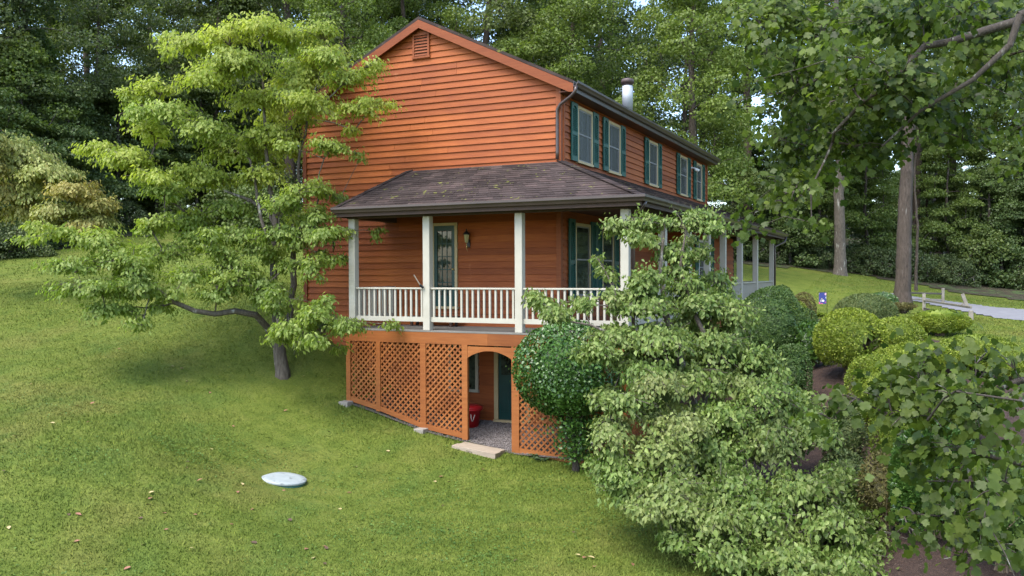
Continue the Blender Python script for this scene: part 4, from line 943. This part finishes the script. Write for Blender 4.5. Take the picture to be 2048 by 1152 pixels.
# --- clipped shrubs
def fib(n, rs, zmin=-.75):
    i = np.arange(n)+.5; z = zmin+(1-zmin)*i/n; a = i*2.39996; r = np.sqrt(np.maximum(0, 1-z*z))
    return np.stack([r*np.cos(a), r*np.sin(a), z], 1)
def lump(d, rs, amp, k=7):
    c = unit(rs.normal(0, 1, (k, 3))); s = rs.uniform(-amp, amp, k); return 1+(np.exp(-((1-d@c.T)/.18))*s).sum(1)
def shrub(base, rx, ry, h, mat, label, cat='shrub', size=.055, dens=900, seed=0, amp=.12, stem=.25, tpl=L2, hole=None, name='clipped_shrub', spiky=.5, group=None, boxy=1.):
    """dense clipped mound: leaf shell of uneven depth round a twiggy core"""
    rs = np.random.default_rng(seed); t = thing(name, base, label, cat, group)
    rz = (h-stem)/1.7; cz = stem+rz*.75
    area = 4*math.pi*((rx*ry)**1.6/3+2*(rx*rz)**1.6/3)**(1/1.6); n = int(area*dens)
    d = fib(n, rs)+rs.normal(0, .02, (n, 3)); d = unit(d); st_ = rs.bit_generator.state
    lr_ = np.random.default_rng(seed+99); lm = lump(d, lr_, amp)
    sq = np.power((np.abs(d)**(2*boxy)).sum(1), -1/(2*boxy)) if boxy > 1 else 1
    depth = rs.beta(5, 1.1, n)*.16+.86
    p = d*np.array((rx, ry, rz))*(lm*depth*sq)[:, None]; p[:, 2] += cz
    keep = np.ones(n, bool)
    if hole is not None: keep = np.linalg.norm((p-np.array(hole[:3]))/np.array(hole[3:]), axis=1) > rs.uniform(.55, 1.25, n)
    nr = unit(d/np.array((rx, ry, rz))); ax = nr*spiky+unit(rs.normal(0, 1, (n, 3)))*.7+UPV*.25
    nn_ = nr+rs.normal(0, .5, (n, 3)); T = np.clip(rs.normal(.05, .1, n), 0, 1)
    o = inst('foliage', leaves('foliage', (p+np.array(base))[keep], ax[keep], nn_[keep], (size*rs.uniform(.6, 1.25, n))[keep], tpl, mat, T[keep]), (0, 0, 0), t); o['kind'] = 'stuff'
    segs = []; bb = np.array(base)
    for i in range(170 if hole is None else 420):
        e = unit(rs.normal(0, 1, 3)); e[2] = abs(e[2])*1.1-.25; q = e*np.array((rx, ry, rz))*rs.uniform(.6, .93); q[2] += cz; q = bb+q
        m = bb+np.array((rs.normal(0, .06), rs.normal(0, .06), stem*.6+rz*.2)); mid = m+(q-m)*.5+rs.normal(0, .06, 3)
        segs += [(bb+(rs.normal(0, .05), rs.normal(0, .05), -.05), m, .022, .015), (m, mid, .012, .008), (mid, q, .008, .004)]
    inst('branches', wood_mesh('branches', segs, 'dead_twig', 4), (0, 0, 0), t)
    # inner leaf mass so that no light shines straight through
    k_ = 500; dd = fib(k_, rs, -.8); pp = dd*np.array((rx, ry, rz))*.72; pp[:, 2] += cz
    kk = np.ones(k_, bool) if hole is None else np.linalg.norm((pp-np.array(hole[:3]))/(np.array(hole[3:])*1.1), axis=1) > 1
    o = inst('inner_foliage', leaves('inner_foliage', (pp+bb)[kk], np.cross(dd, rs.normal(0, 1, (k_, 3)))[kk], dd[kk], np.full(kk.sum(), .38*max(.35, rx)), L2W, mat), (0, 0, 0), t); o['kind'] = 'stuff'
    return t
def shrub_px(u, vtop, vbot, hw, d, mat, label, **kw):
    b = at(u, vbot, d); b[2] = min(b[2], G(b[0], b[1])+.0) if kw.pop('ground', True) else b[2]
    b[2] = G(b[0], b[1]); ztop = at(u, vtop, d)[2]; h = max(.35, ztop-b[2]); r = hw*d/FPX
    return shrub(b-np.array((0, 0, .04)), r, kw.pop('ry', r), h, mat, label, seed=int(u), **kw)
# holly on a short trunk
hb_ = ghit(1152, 942); dH = (hb_-CAM)@fw; hc_ = at(1134, 746, dH-.05); hr = 96*dH/FPX
rs = np.random.default_rng(31); hol = thing('holly_bush', hb_, 'glossy dark green holly clipped round on a bare trunk before the lattice', 'shrub')
n = 16000; d = unit(fib(n, rs, -.96)+rs.normal(0, .03, (n, 3))); d = d[rs.permutation(n)]; lm = (lump(d, np.random.default_rng(4), .16, 22)+(np.exp(-((1-d@unit(np.random.default_rng(8).normal(0, 1, (9, 3))).T)/.4))*np.random.default_rng(9).uniform(-.16, .14, 9)).sum(1))
p = hc_+d*np.array((hr*.99, hr*.99, hr*1.0))*(lm*np.power((np.abs(d)**2.15).sum(1), -1/2.15)*(.80+.22*rs.beta(3, 1.2, n)+np.where(rs.uniform(0, 1, n) > .975, rs.uniform(.03, .16, n), 0)))[:, None]
m2 = 2400; hz_ = rs.uniform(.1, 1., m2)**.7*1.15; q = hb_+np.stack([rs.normal(.03, .13, m2)*(1+1.1*hz_), rs.normal(0, .14, m2)*(1+1.3*hz_), hz_], 1)
p[-m2:] = q; d[-m2:] = unit(q-hc_)*np.array((1, 1, .2))
ax = unit(np.cross(d, rs.normal(0, 1, (n, 3))))+d*.55+UPV*.1; nr = d+rs.normal(0, .4, (n, 3))
o = inst('crown', leaves('crown', p, ax, nr, .064*rs.uniform(.5, 1.35, n), L2W, 'leaf_holly', np.clip(rs.normal(.03, .1, n), 0, 1)), (0, 0, 0), hol); o['kind'] = 'stuff'
k_ = 500; dd = fib(k_, rs, -.95); o = inst('inner_foliage', leaves('inner_foliage', hc_+dd*hr*.72, np.cross(dd, rs.normal(0, 1, (k_, 3))), dd, np.full(k_, .3), L2W, 'leaf_holly'), (0, 0, 0), hol); o['kind'] = 'stuff'
tips = hc_+unit(rs.normal(0, 1, (60, 3)))*np.array((.85, .85, .8))*hr*rs.uniform(.6, .95, (60, 1))
segs, _ = skeleton([[(hb_-np.array((0, 0, .15)), .10), (hb_+np.array((0, 0, .2)), .07), (hb_+np.array((-.03, 0, .55)), .055), (hc_-np.array((0, 0, .5)), .05), (hc_+np.array((0, 0, .3)), .02)],
                    [(hb_+np.array((0, 0, .2)), .05), (hb_+np.array((-.25, 0, .8)), .03), (hc_+np.array((-.3, 0, -.3)), .02)], [(hb_+np.array((.03, 0, .3)), .04), (hb_+np.array((.15, -.1, .9)), .025), (hc_+np.array((.3, 0, -.2)), .02)]], tips, rs, .006)
inst('trunk', wood_mesh('trunk', segs, 'bark_dark', 6), (0, 0, 0), hol)

shrub_px(1540, 572, 700, 68, 21.5, 'leaf_box', 'big dark green mounded boxwood beside the porch railing', ry=1.5, size=.05, dens=1500, amp=.1)
shrub_px(1566, 572, 640, 26, 27, 'leaf_box', 'dark green clipped mound beyond the boxwood near the far porch post', size=.05, dens=1200)
shrub_px(1606, 586, 655, 24, 28, 'leaf_brown', 'brownish upright clipped yew behind the little lime mound', size=.05, dens=1200)
shrub_px(1596, 602, 655, 24, 25, 'leaf_lime', 'little lime green mound between the boxwood and brownish yew', size=.045, dens=1500)
shrub_px(1606, 618, 690, 32, 22.8, 'leaf_box', 'smooth mid sized boxwood above the broad leaved shrub', size=.045, dens=1500)
shrub_px(1622, 648, 722, 40, 20.6, 'leaf_rhodo', 'broad leaved evergreen shrub with shiny leaves beside the flagstones', size=.13, dens=330, amp=.25, name='evergreen_shrub')
shrub_px(1584, 688, 762, 36, 18.2, 'leaf_box', 'small clipped boxwood at the near edge of the flagstones', size=.045, dens=1700, boxy=1.4)
hb0 = at(1702, 700, 19); 
shrub_px(1700, 618, 800, 68, 19, 'leaf_lime', 'big lime green yew mound with a bare brown patch', size=.055, dens=1600, hole=(.55, -.80, .95, .36, .55, .60), amp=.1, stem=.35)
shrub_px(1790, 636, 770, 56, 19.6, 'leaf_lime', 'lime green yew growing against the mound with the bare patch', size=.055, dens=1500, amp=.1)
shrub_px(1730, 588, 668, 60, 25.5, 'leaf_sage', 'wide sage green dome shrub behind the lime yew', size=.05, dens=1500, amp=.06)
shrub_px(1764, 585, 650, 30, 31, 'leaf_rhodo', 'round green bush between the sage dome and the big trunk', size=.06, dens=900)
shrub_px(1806, 612, 660, 24, 29, 'leaf_brown', 'brown twiggy round bush at the foot of the big trunk', size=.05, dens=1100)
shrub_px(1784, 692, 780, 40, 17.6, 'leaf_lime', 'small lime mound in front of the yew with the bare patch', size=.045, dens=1800, amp=.08)
shrub_px(1752, 712, 840, 56, 15.6, 'leaf_lime', 'lime clipped shrub nearest the tulip tree twigs above the mulch', size=.045, dens=1800, amp=.1, boxy=1.3)
shrub_px(1880, 622, 690, 58, 24.5, 'leaf_lime', 'low lime hedge mound below the split rail fence', size=.05, dens=1300, ry=.6)
shrub_px(1846, 684, 790, 66, 18.5, 'leaf_lime', 'lime green shrub behind the tulip leaves beside the yews', size=.055, dens=1300)
shrub_px(1950, 668, 790, 70, 19, 'leaf_lime', 'spreading lime green shrub beside the asphalt driveway', size=.055, dens=1200)
shrub_px(2030, 690, 820, 60, 17.5, 'leaf_lime', 'lime green shrub at the driveway end of the bed', size=.055, dens=1200)
shrub_px(1870, 850, 990, 86, 11.6, 'leaf_rhodo', 'feathery bright green juniper under the tulip branches', size=.07, dens=1400, amp=.2, spiky=1.4, name='juniper')
shrub_px(1880, 770, 880, 80, 14.5, 'leaf_box', 'dark evergreen mound behind the juniper', size=.05, dens=1300)
shrub_px(1770, 900, 1000, 50, 12.2, 'leaf_brown', 'dry looking low shrub beside the juniper on the slope', size=.05, dens=900, amp=.25)
shrub_px(2010, 900, 1060, 80, 10.4, 'leaf_box', 'dark evergreen shrub low under the tulip branches', size=.05, dens=1300)
shrub_px(1690, 900, 985, 50, 13.2, 'leaf_sage', 'low olive shrub on the slope behind the broad dogwood', size=.05, dens=1000, amp=.2)
shrub_px(1662, 640, 700, 20, 23.5, 'leaf_lime', 'tiny lime mound at the far side of the flagstones', size=.045, dens=1500)
shrub_px(1690, 800, 880, 40, 14.4, 'leaf_sage', 'low spreading olive shrub on the mulch below the lime shrub', size=.05, dens=1100, amp=.2)
shrub_px(1800, 800, 880, 50, 13.6, 'leaf_lime', 'dull lime shrub tucked between the juniper and the bed edge', size=.05, dens=1200, amp=.15)
shrub_px(652, 676, 702, 26, 23.8, 'leaf_under', 'small dark evergreen at the foot of the gable wall', size=.07, dens=900, spiky=1.2, name='evergreen_shrub')

# small leafy clumps
def tuft(base, n, ln, mat, label, cat, seed, spread=.9, tpl=L2, name='fern', w=1.):
    rs = np.random.default_rng(seed); t = thing(name, base, label, cat); P, A, N_, S = [], [], [], []
    for i in range(n):
        a = rs.uniform(0, 6.28); e = np.array((math.cos(a), math.sin(a), 0)); l = ln*rs.uniform(.6, 1.1); k = 16
        tt = np.linspace(.12, 1, k); q = np.array(base)+e*(l*tt*spread)[:, None]+UPV*(l*(1.1*tt-.9*tt**2)*.9)[:, None]
        sd = np.cross(e, UPV)
        for s in (-1, 1):
            P.append(q); A.append(sd*s+e*.5-UPV*.15+rs.normal(0, .1, (k, 3))); N_.append(np.tile(UPV, (k, 1))+rs.normal(0, .2, (k, 3))); S.append(w*l*.28*(1.05-tt))
    o = inst('fronds', leaves('fronds', np.concatenate(P), np.concatenate(A), np.concatenate(N_), np.concatenate(S), tpl, mat), (0, 0, 0), t); o['kind'] = 'stuff'
tuft(ghit(1085, 922), 16, .42, 'leaf_fern', 'silvery fern growing at the foot of the lattice', 'fern', 1)
for k_, (u, v, d_) in enumerate(((1640, 634, 0), (1660, 637, 0))):
    tuft(ghit(u, v), 18, .5, 'leaf_lime', ('yellow green leafy perennial below the garden flag', 'yellow green perennial right of the flag stand beside the yew')[k_], 'plant', 5+k_, .8, L2W, 'perennial', 1.2)

# ------------------------------------------------------------------ woods
def make_tree(seed, H, cb, cr, nclump, nleaf, size, leafm, barkm, lean=0, clr=1.15, rb=None, flat=.5):
    """returns (wood mesh, crown mesh) standing at the origin. cb: crown base height, cr: crown radius"""
    rs = np.random.default_rng(seed); rb = rb or H*.0155
    tr = [(np.array((0, 0, -.4)), rb*1.6), (np.array((0, 0, .25)), rb*1.18), (np.array((0, 0, 1.2)), rb)]
    x = np.zeros(2); k = 7
    for i in range(1, k+1):
        f = i/k; x = x+rs.normal(lean*.1, .022*H/k*1.6, 2); tr.append((np.array((x[0], x[1], 1.2+(H*.93-1.2)*f)), rb*(1-.9*f**1.2)))
    C = []
    while len(C) < nclump:
        f = rs.uniform(0, 1); z = cb+(H-cb)*f; prof = (math.sin(math.pi*min(1, f*.86+.14))**.7)*(1-.25*f)
        a = rs.uniform(0, 6.28); r = cr*prof*math.sqrt(rs.uniform(.12, 1))*(1+.25*math.sin(2*a+seed)+.18*math.sin(3*a+f*5))
        px = np.interp(z, [q[0][2] for q in tr], [q[0][0] for q in tr]); py = np.interp(z, [q[0][2] for q in tr], [q[0][1] for q in tr])
        C.append((px+r*math.cos(a), py+r*math.sin(a), z-.12*r))
    C = np.array(C); segs, ent = skeleton([tr], C, rs, .018, .08)
    wt = rs.uniform(.5, 1.5, nclump); cnt = (wt/wt.sum()*nleaf).astype(int); P, A, Nn, T = [], [], [], []
    for c, n in zip(C, cnt):
        g = unit(rs.normal(0, 1, (n, 3)))*np.cbrt(rs.uniform(0.08, 1, (n, 1))); R_ = clr*rs.uniform(.7, 1.25)
        q = c+g*np.array((R_, R_, R_*flat)); q[:, 2] -= .25*R_*(g[:, 0]**2+g[:, 1]**2); P.append(q); out = unit(g+np.array((0, 0, .8)))
        A.append(unit(rs.normal(0, 1, (n, 3)))+np.array((g[:, 0], g[:, 1], -.5+0*g[:, 0])).T*.9); Nn.append(out+rs.normal(0, .55, (n, 3))); T.append(np.clip(rs.normal(.0, .12, n), 0, 1))
    P = np.concatenate(P); m = len(P)
    return wood_mesh('trunk', segs, barkm, 6), leaves('crown', P, np.concatenate(A), np.concatenate(Nn), size*rs.uniform(.6, 1.3, m), L2W, leafm, np.concatenate(T))
PROTO = {
    'oak_a': make_tree(101, 20, 4.0, 4.8, 110, 44000, 0.165, 'leaf_oak', 'bark_dark'),
    'oak_b': make_tree(102, 22, 5.5, 4.4, 105, 42000, 0.165, 'leaf_oak', 'bark_brown'),
    'green_a': make_tree(103, 20, 5.0, 4.2, 105, 42000, 0.155, 'leaf_green', 'bark_brown'),
    'green_b': make_tree(104, 23, 8, 4.4, 95, 40000, 0.16, 'leaf_green', 'bark_grey'),
    'light_a': make_tree(105, 19, 4.0, 3.7, 110, 42000, 0.145, 'leaf_light', 'bark_brown', clr=.95, flat=.6),
    'tall_a': make_tree(106, 25, 13, 4.2, 80, 32000, 0.165, 'leaf_green', 'bark_brown', rb=.34),
    'under_a': make_tree(107, 7.5, 1.2, 2.9, 60, 19000, 0.135, 'leaf_under', 'bark_dark', clr=.85, flat=.32, rb=.07),
    'under_b': make_tree(108, 9.5, 1.6, 2.6, 60, 19000, 0.135, 'leaf_green', 'bark_dark', clr=.85, flat=.3, rb=.08),
    'thicket': make_tree(109, 3.2, .25, 2.1, 55, 7000, .16, 'leaf_under', 'bark_dark', clr=.6, flat=.6, rb=.04),
    'ivy': make_tree(110, 1.6, .1, 1.7, 45, 6000, .10, 'leaf_ivy', 'bark_dark', clr=.45, flat=.6, rb=.03),
    'snag': make_tree(111, 13, 9.5, 1.6, 14, 1400, .2, 'leaf_green', 'bark_brown', rb=.10),
}
KIND = {'oak': 'oak_tree', 'green': 'forest_tree', 'light': 'locust_tree', 'tall': 'poplar_tree', 'under': 'understory_tree', 'thicket': 'thicket_bush', 'ivy': 'ivy_mound', 'snag': 'young_tree'}
def plant(kind, x, y, label, cat, group=None, s=1., rot=None, sz=None, name=None):
    rr = random.Random(int(x*97+y*31)); t = thing(name or KIND[kind.split('_')[0]], (x, y, G(x, y)-.05), label, cat, group)
    t.rotation_euler = (0, 0, rr.uniform(0, 6.28) if rot is None else rot); t.scale = (s, s, sz or s*rr.uniform(.92, 1.1))
    for nm, me in zip(('trunk', 'crown'), PROTO[kind]):
        o = bpy.data.objects.new(nm, me); COL.objects.link(o); o.parent = t
        if nm == 'crown': o['kind'] = 'stuff'
    return t
def plant_px(kind, u, d, label, cat, group=None, s=1., **kw):
    p = at(u, 560, d); return plant(kind, p[0], p[1], label, cat, group, s, **kw)
# the ones that stand out
plant_px('light_a', 1385, 47, 'tall bright green locust rising behind the flue pipe', 'tree', s=1.0)
plant_px('green_b', 1680, 54.5, 'pale grey trunk tree standing at the far edge of the lawn', 'tree', s=1.05, name='ash_tree')
big = ghit(1806, 614)
t = plant('tall_a', big[0], big[1], 'massive grey brown trunk beside the split rail fence', 'tree', s=1.0, rot=.6)
p = at(1832, 560, 50); plant('snag', p[0], p[1], 'thin leaning young tree beyond the massive trunk', 'tree', s=.9)
plant_px('light_a', 690, 46, 'yellow green tree showing over the rear roof slope', 'tree', s=.98)
plant_px('light_a', 800, 50, 'yellow green tree showing over the ridge beside the gable vent', 'tree', s=.93)
plant_px('green_a', 1150, 49, 'grey green tree rising behind the front roof slope', 'tree', s=1.0)
plant_px('oak_b', 960, 52, 'dark oak rising directly behind the roof ridge', 'tree', s=1.05)
rr = random.Random(5)
ZL = {'L': 'in the woods behind the dogwoods', 'M': 'in the woods rising behind the house roof', 'R': 'in the woods beyond the driveway lawn'}
DESC = {'oak': 'dark oak', 'green': 'mid green tree', 'light': 'light green locust', 'tall': 'bare stemmed tree', 'under': 'low understory tree', 'thicket': 'dark thicket', 'ivy': 'dull green vine mound'}
def auto(kind, u, d, **kw):
    near = d-edge(u) < 6.5
    zone = 'L' if u < 560 else 'M' if u < 1440 else 'R'; k0 = kind.split('_')[0]; k1 = kind.split('_')[-1]
    lb = DESC[k0]+(' with grey trunk' if kind == 'green_b' else ' with broad crown' if kind == 'oak_a' else ' with bright leaves' if kind == 'under_b' else '')+' '+(ZL[zone].replace('in the woods', 'at the edge of the woods') if near else ZL[zone].replace('in the', 'deep in the'))
    cat = 'bush' if k0 in ('thicket', 'ivy') else 'tree'
    grp = DESC[k0]+('s at the woods edge ' if near else 's deeper in the woods ')+{'L': 'behind the dogwoods', 'M': 'behind the house', 'R': 'beyond the driveway'}[zone]
    plant_px(kind, u, d, lb, cat, grp, rr.uniform(.88, 1.12), **kw)
def edge(u):      # depth of the woods edge
    return float(np.interp(u, [-700, 0, 150, 300, 420, 600, 1000, 1450, 1700, 1850, 2048, 2700], [34, 37, 43, 50, 52, 52, 54, 58, 59, 57, 56, 52]))
for row, (off, step, kinds) in enumerate(((2.5, 165, ['oak_a', 'oak_b', 'green_a', 'oak_a']), (9, 190, ['green_a', 'oak_b', 'green_b', 'oak_a']), (17, 200, ['oak_b', 'green_b', 'green_a']))):
    u = -420+row*37
    while u < 2500:
        uu = u+rr.uniform(-45, 45); k = rr.choice(kinds)
        if row == 0 and 1440 < uu < 2100: k = rr.choice(['green_a', 'green_b', 'tall_a', 'light_a'])
        if row == 0 and uu < 420: k = rr.choice(['oak_a', 'oak_a', 'oak_b', 'green_a'])
        gap = (row == 2 and 560 < uu < 1720) or (row == 1 and 1420 < uu < 1640)
        if not gap: auto(k, uu, edge(uu)+off+rr.uniform(-1.5, 2.5))
        u += step*rr.uniform(.8, 1.2)
for row, (off, step, kinds) in enumerate(((-.2, 90, ['under_a', 'under_b', 'under_a', 'thicket']), (5, 110, ['under_a', 'under_b', 'thicket']), (12, 110, ['under_a', 'thicket']), (22, 110, ['under_a', 'under_b']), (31, 85, ['under_a', 'under_b', 'under_a']), (38, 85, ['under_b', 'under_a']))):
    u = -150
    while u < 2250:
        uu = u+rr.uniform(-30, 30)
        if not (600 < uu < 1440) : auto(rr.choice(kinds), uu, edge(uu)+off+rr.uniform(0, 2.5))
        u += step*rr.uniform(.7, 1.3)
for u in range(1430, 2150, 38): auto(rr.choice(['ivy', 'ivy', 'thicket']), u+rr.uniform(-12, 12), edge(u)-1.0+rr.uniform(-.6, 1.2))
for u in range(-100, 260, 70): auto('ivy', u, edge(u)-1.5+rr.uniform(-.6, .6))
for u in (40, 110, 170): auto('thicket', u, edge(u)-.6)
for u, d in ((395, 47), (470, 46), (520, 44)): auto('thicket', u, d)

# ------------------------------------------------------------------ lawn grass blades and fallen leaves
rs = np.random.default_rng(41)
def scatter(n, dmin, dmax, umin=-60, umax=2110, pw=1.):
    u = rs.uniform(umin, umax, n); d = dmin+(dmax-dmin)*rs.uniform(0, 1, n)**pw
    r_ = fw[None]+r2[None]*((u-1024)/FPX)[:, None]; P = CAM[None]+r_*d[:, None]; return P[:, 0], P[:, 1]
gx1, gy1 = scatter(420000, 9.2, 30, pw=1.0); gx2, gy2 = scatter(70000, 24, 58, pw=.8)
x = np.concatenate([gx1, gx2]); y = np.concatenate([gy1, gy2]); far = np.concatenate([np.zeros(len(gx1)), np.ones(len(gx2))])
ok = ~inpoly(x, y, MULCH) & ~inpoly(x, y, WOODL) & ~inpoly(x, y, DRIVE) & ~((x > -7.65) & (x < 2.3) & (y > .05)) & ~((x > -4.72) & (x < 2.3) & (y > -1.97))
lidP = ghit(567, 966); ok &= np.hypot(x-lidP[0], y-lidP[1]) > .45
x, y, far = x[ok], y[ok], far[ok]; z = gz(x, y); n = len(x)
h = rs.uniform(.022, .05, n)*(1+.5*far); w_ = rs.uniform(.006, .011, n)*(1+1.6*far); a = rs.uniform(0, 6.28, n); ln = rs.normal(0, .022, (n, 2))
near = ((x > -4.9) & (x < 2.5) & (y > -2.5)); h[near] *= 1.6
e = np.stack([np.cos(a), np.sin(a), 0*a], 1)*w_[:, None]; b0 = np.stack([x, y, z-.004], 1)
V = np.stack([b0-e, b0+e, b0+np.stack([ln[:, 0], ln[:, 1], h], 1)], 1).reshape(-1, 3)
o = inst('grass', npmesh('grass', V, np.arange(3*n).reshape(-1, 3), 'grass_blades')); o['kind'] = 'stuff'
tag(o, 'short mown grass blades covering the lawn', 'grass')
cu, cv = scatter(42, 10, 26, -40, 1400); CP, CS = [], []
for a_, b_ in zip(cu, cv):
    k_ = int(rs.uniform(150, 520)); r_ = rs.uniform(.25, .8); q = rs.normal(0, r_, (k_, 2))*np.array((1.3, .8)); CP.append(np.stack([a_+q[:, 0], b_+q[:, 1]], 1))
CP = np.concatenate(CP); okc = ~inpoly(CP[:, 0], CP[:, 1], MULCH) & ~((CP[:, 0] > -4.8) & (CP[:, 0] < 2.4) & (CP[:, 1] > -2.05)) & (np.hypot(CP[:, 0]-lidP[0], CP[:, 1]-lidP[1]) > .5) & ~((CP[:, 0] > -7.8) & (CP[:, 1] > -.1) & (CP[:, 0] < 2.4)); CP = CP[okc]
k_ = len(CP); q = np.column_stack([CP, gz(CP[:, 0], CP[:, 1])+rs.uniform(.02, .045, k_)])
leafmat('leaf_clover', [(.050, .105, .020), (.080, .150, .030), (.12, .2, .05)], (.2, .2, .05), .25, .5, .3, 0, .8)
o = inst('clover', leaves('clover', q, rs.normal(0, 1, (k_, 3))*np.array((1, 1, .15)), UPV+rs.normal(0, .25, (k_, 3)), rs.uniform(.02, .05, k_), L2W, 'leaf_clover')); o['kind'] = 'stuff'
tag(o, 'patches of clover and broad leaved weeds growing in the lawn', 'clover')
for nm, c in (('dry_yellow', (.40, .32, .15)), ('dry_pink', (.26, .12, .075)), ('dry_brown', (.085, .05, .032))): surf(nm, c, None, .7, 3)
FL = [('dry_yellow', 'pale yellow fallen leaf lying on the mown lawn'), ('dry_pink', 'reddish fallen leaf lying on the mown lawn'), ('dry_brown', 'dark brown curled fallen leaf lying on the mown lawn')]
lm_ = {}
for m_, _ in FL:
    lm_[m_] = npmesh('fallen_leaf', np.array([(0, 0, .0), (.25, .2, .06), (.3, .55, .09), (0, 1, .03), (-.28, .5, .1), (-.22, .2, .05), (0, .5, .0)]), L6[1], m_)
pp_ = [(40, 895, 0), (150, 815, 0), (315, 870, 0), (200, 770, 0), (420, 900, 0), (265, 975, 0), (75, 1013, 0), (285, 1093, 0), (388, 1100, 0), (508, 1020, 1), (395, 1033, 1), (285, 1040, 2), (137, 1030, 2), (262, 1137, 1), (460, 1052, 1), (583, 1045, 2), (515, 1090, 2), (615, 1100, 1), (655, 1102, 2), (60, 770, 1), (470, 710, 0), (240, 700, 1), (350, 735, 0), (1190, 1120, 0), (1190, 1135, 1), (1265, 1130, 1), (900, 1060, 0), (780, 905, 0), (708, 935, 0), (1290, 1040, 2)]
for k_ in range(60):
    pp_.append((rr.uniform(0, 1250), rr.uniform(690, 1140), rr.choice([0, 0, 1, 1, 2])))
for u, v, k_ in pp_:
    P = ghit(u, v)
    if -4.9 < P[0] < 2.4 and P[1] > -2.1: continue
    o = inst('fallen_leaf', lm_[FL[k_][0]], P+np.array((0, 0, .03)), None, (rr.uniform(-.3, .3), rr.uniform(-.3, .3), rr.uniform(0, 6.28)), [rr.uniform(.07, .12)]*3)
    tag(o, FL[k_][1], 'leaf', FL[k_][1].split(' lying')[0]+' scatter')
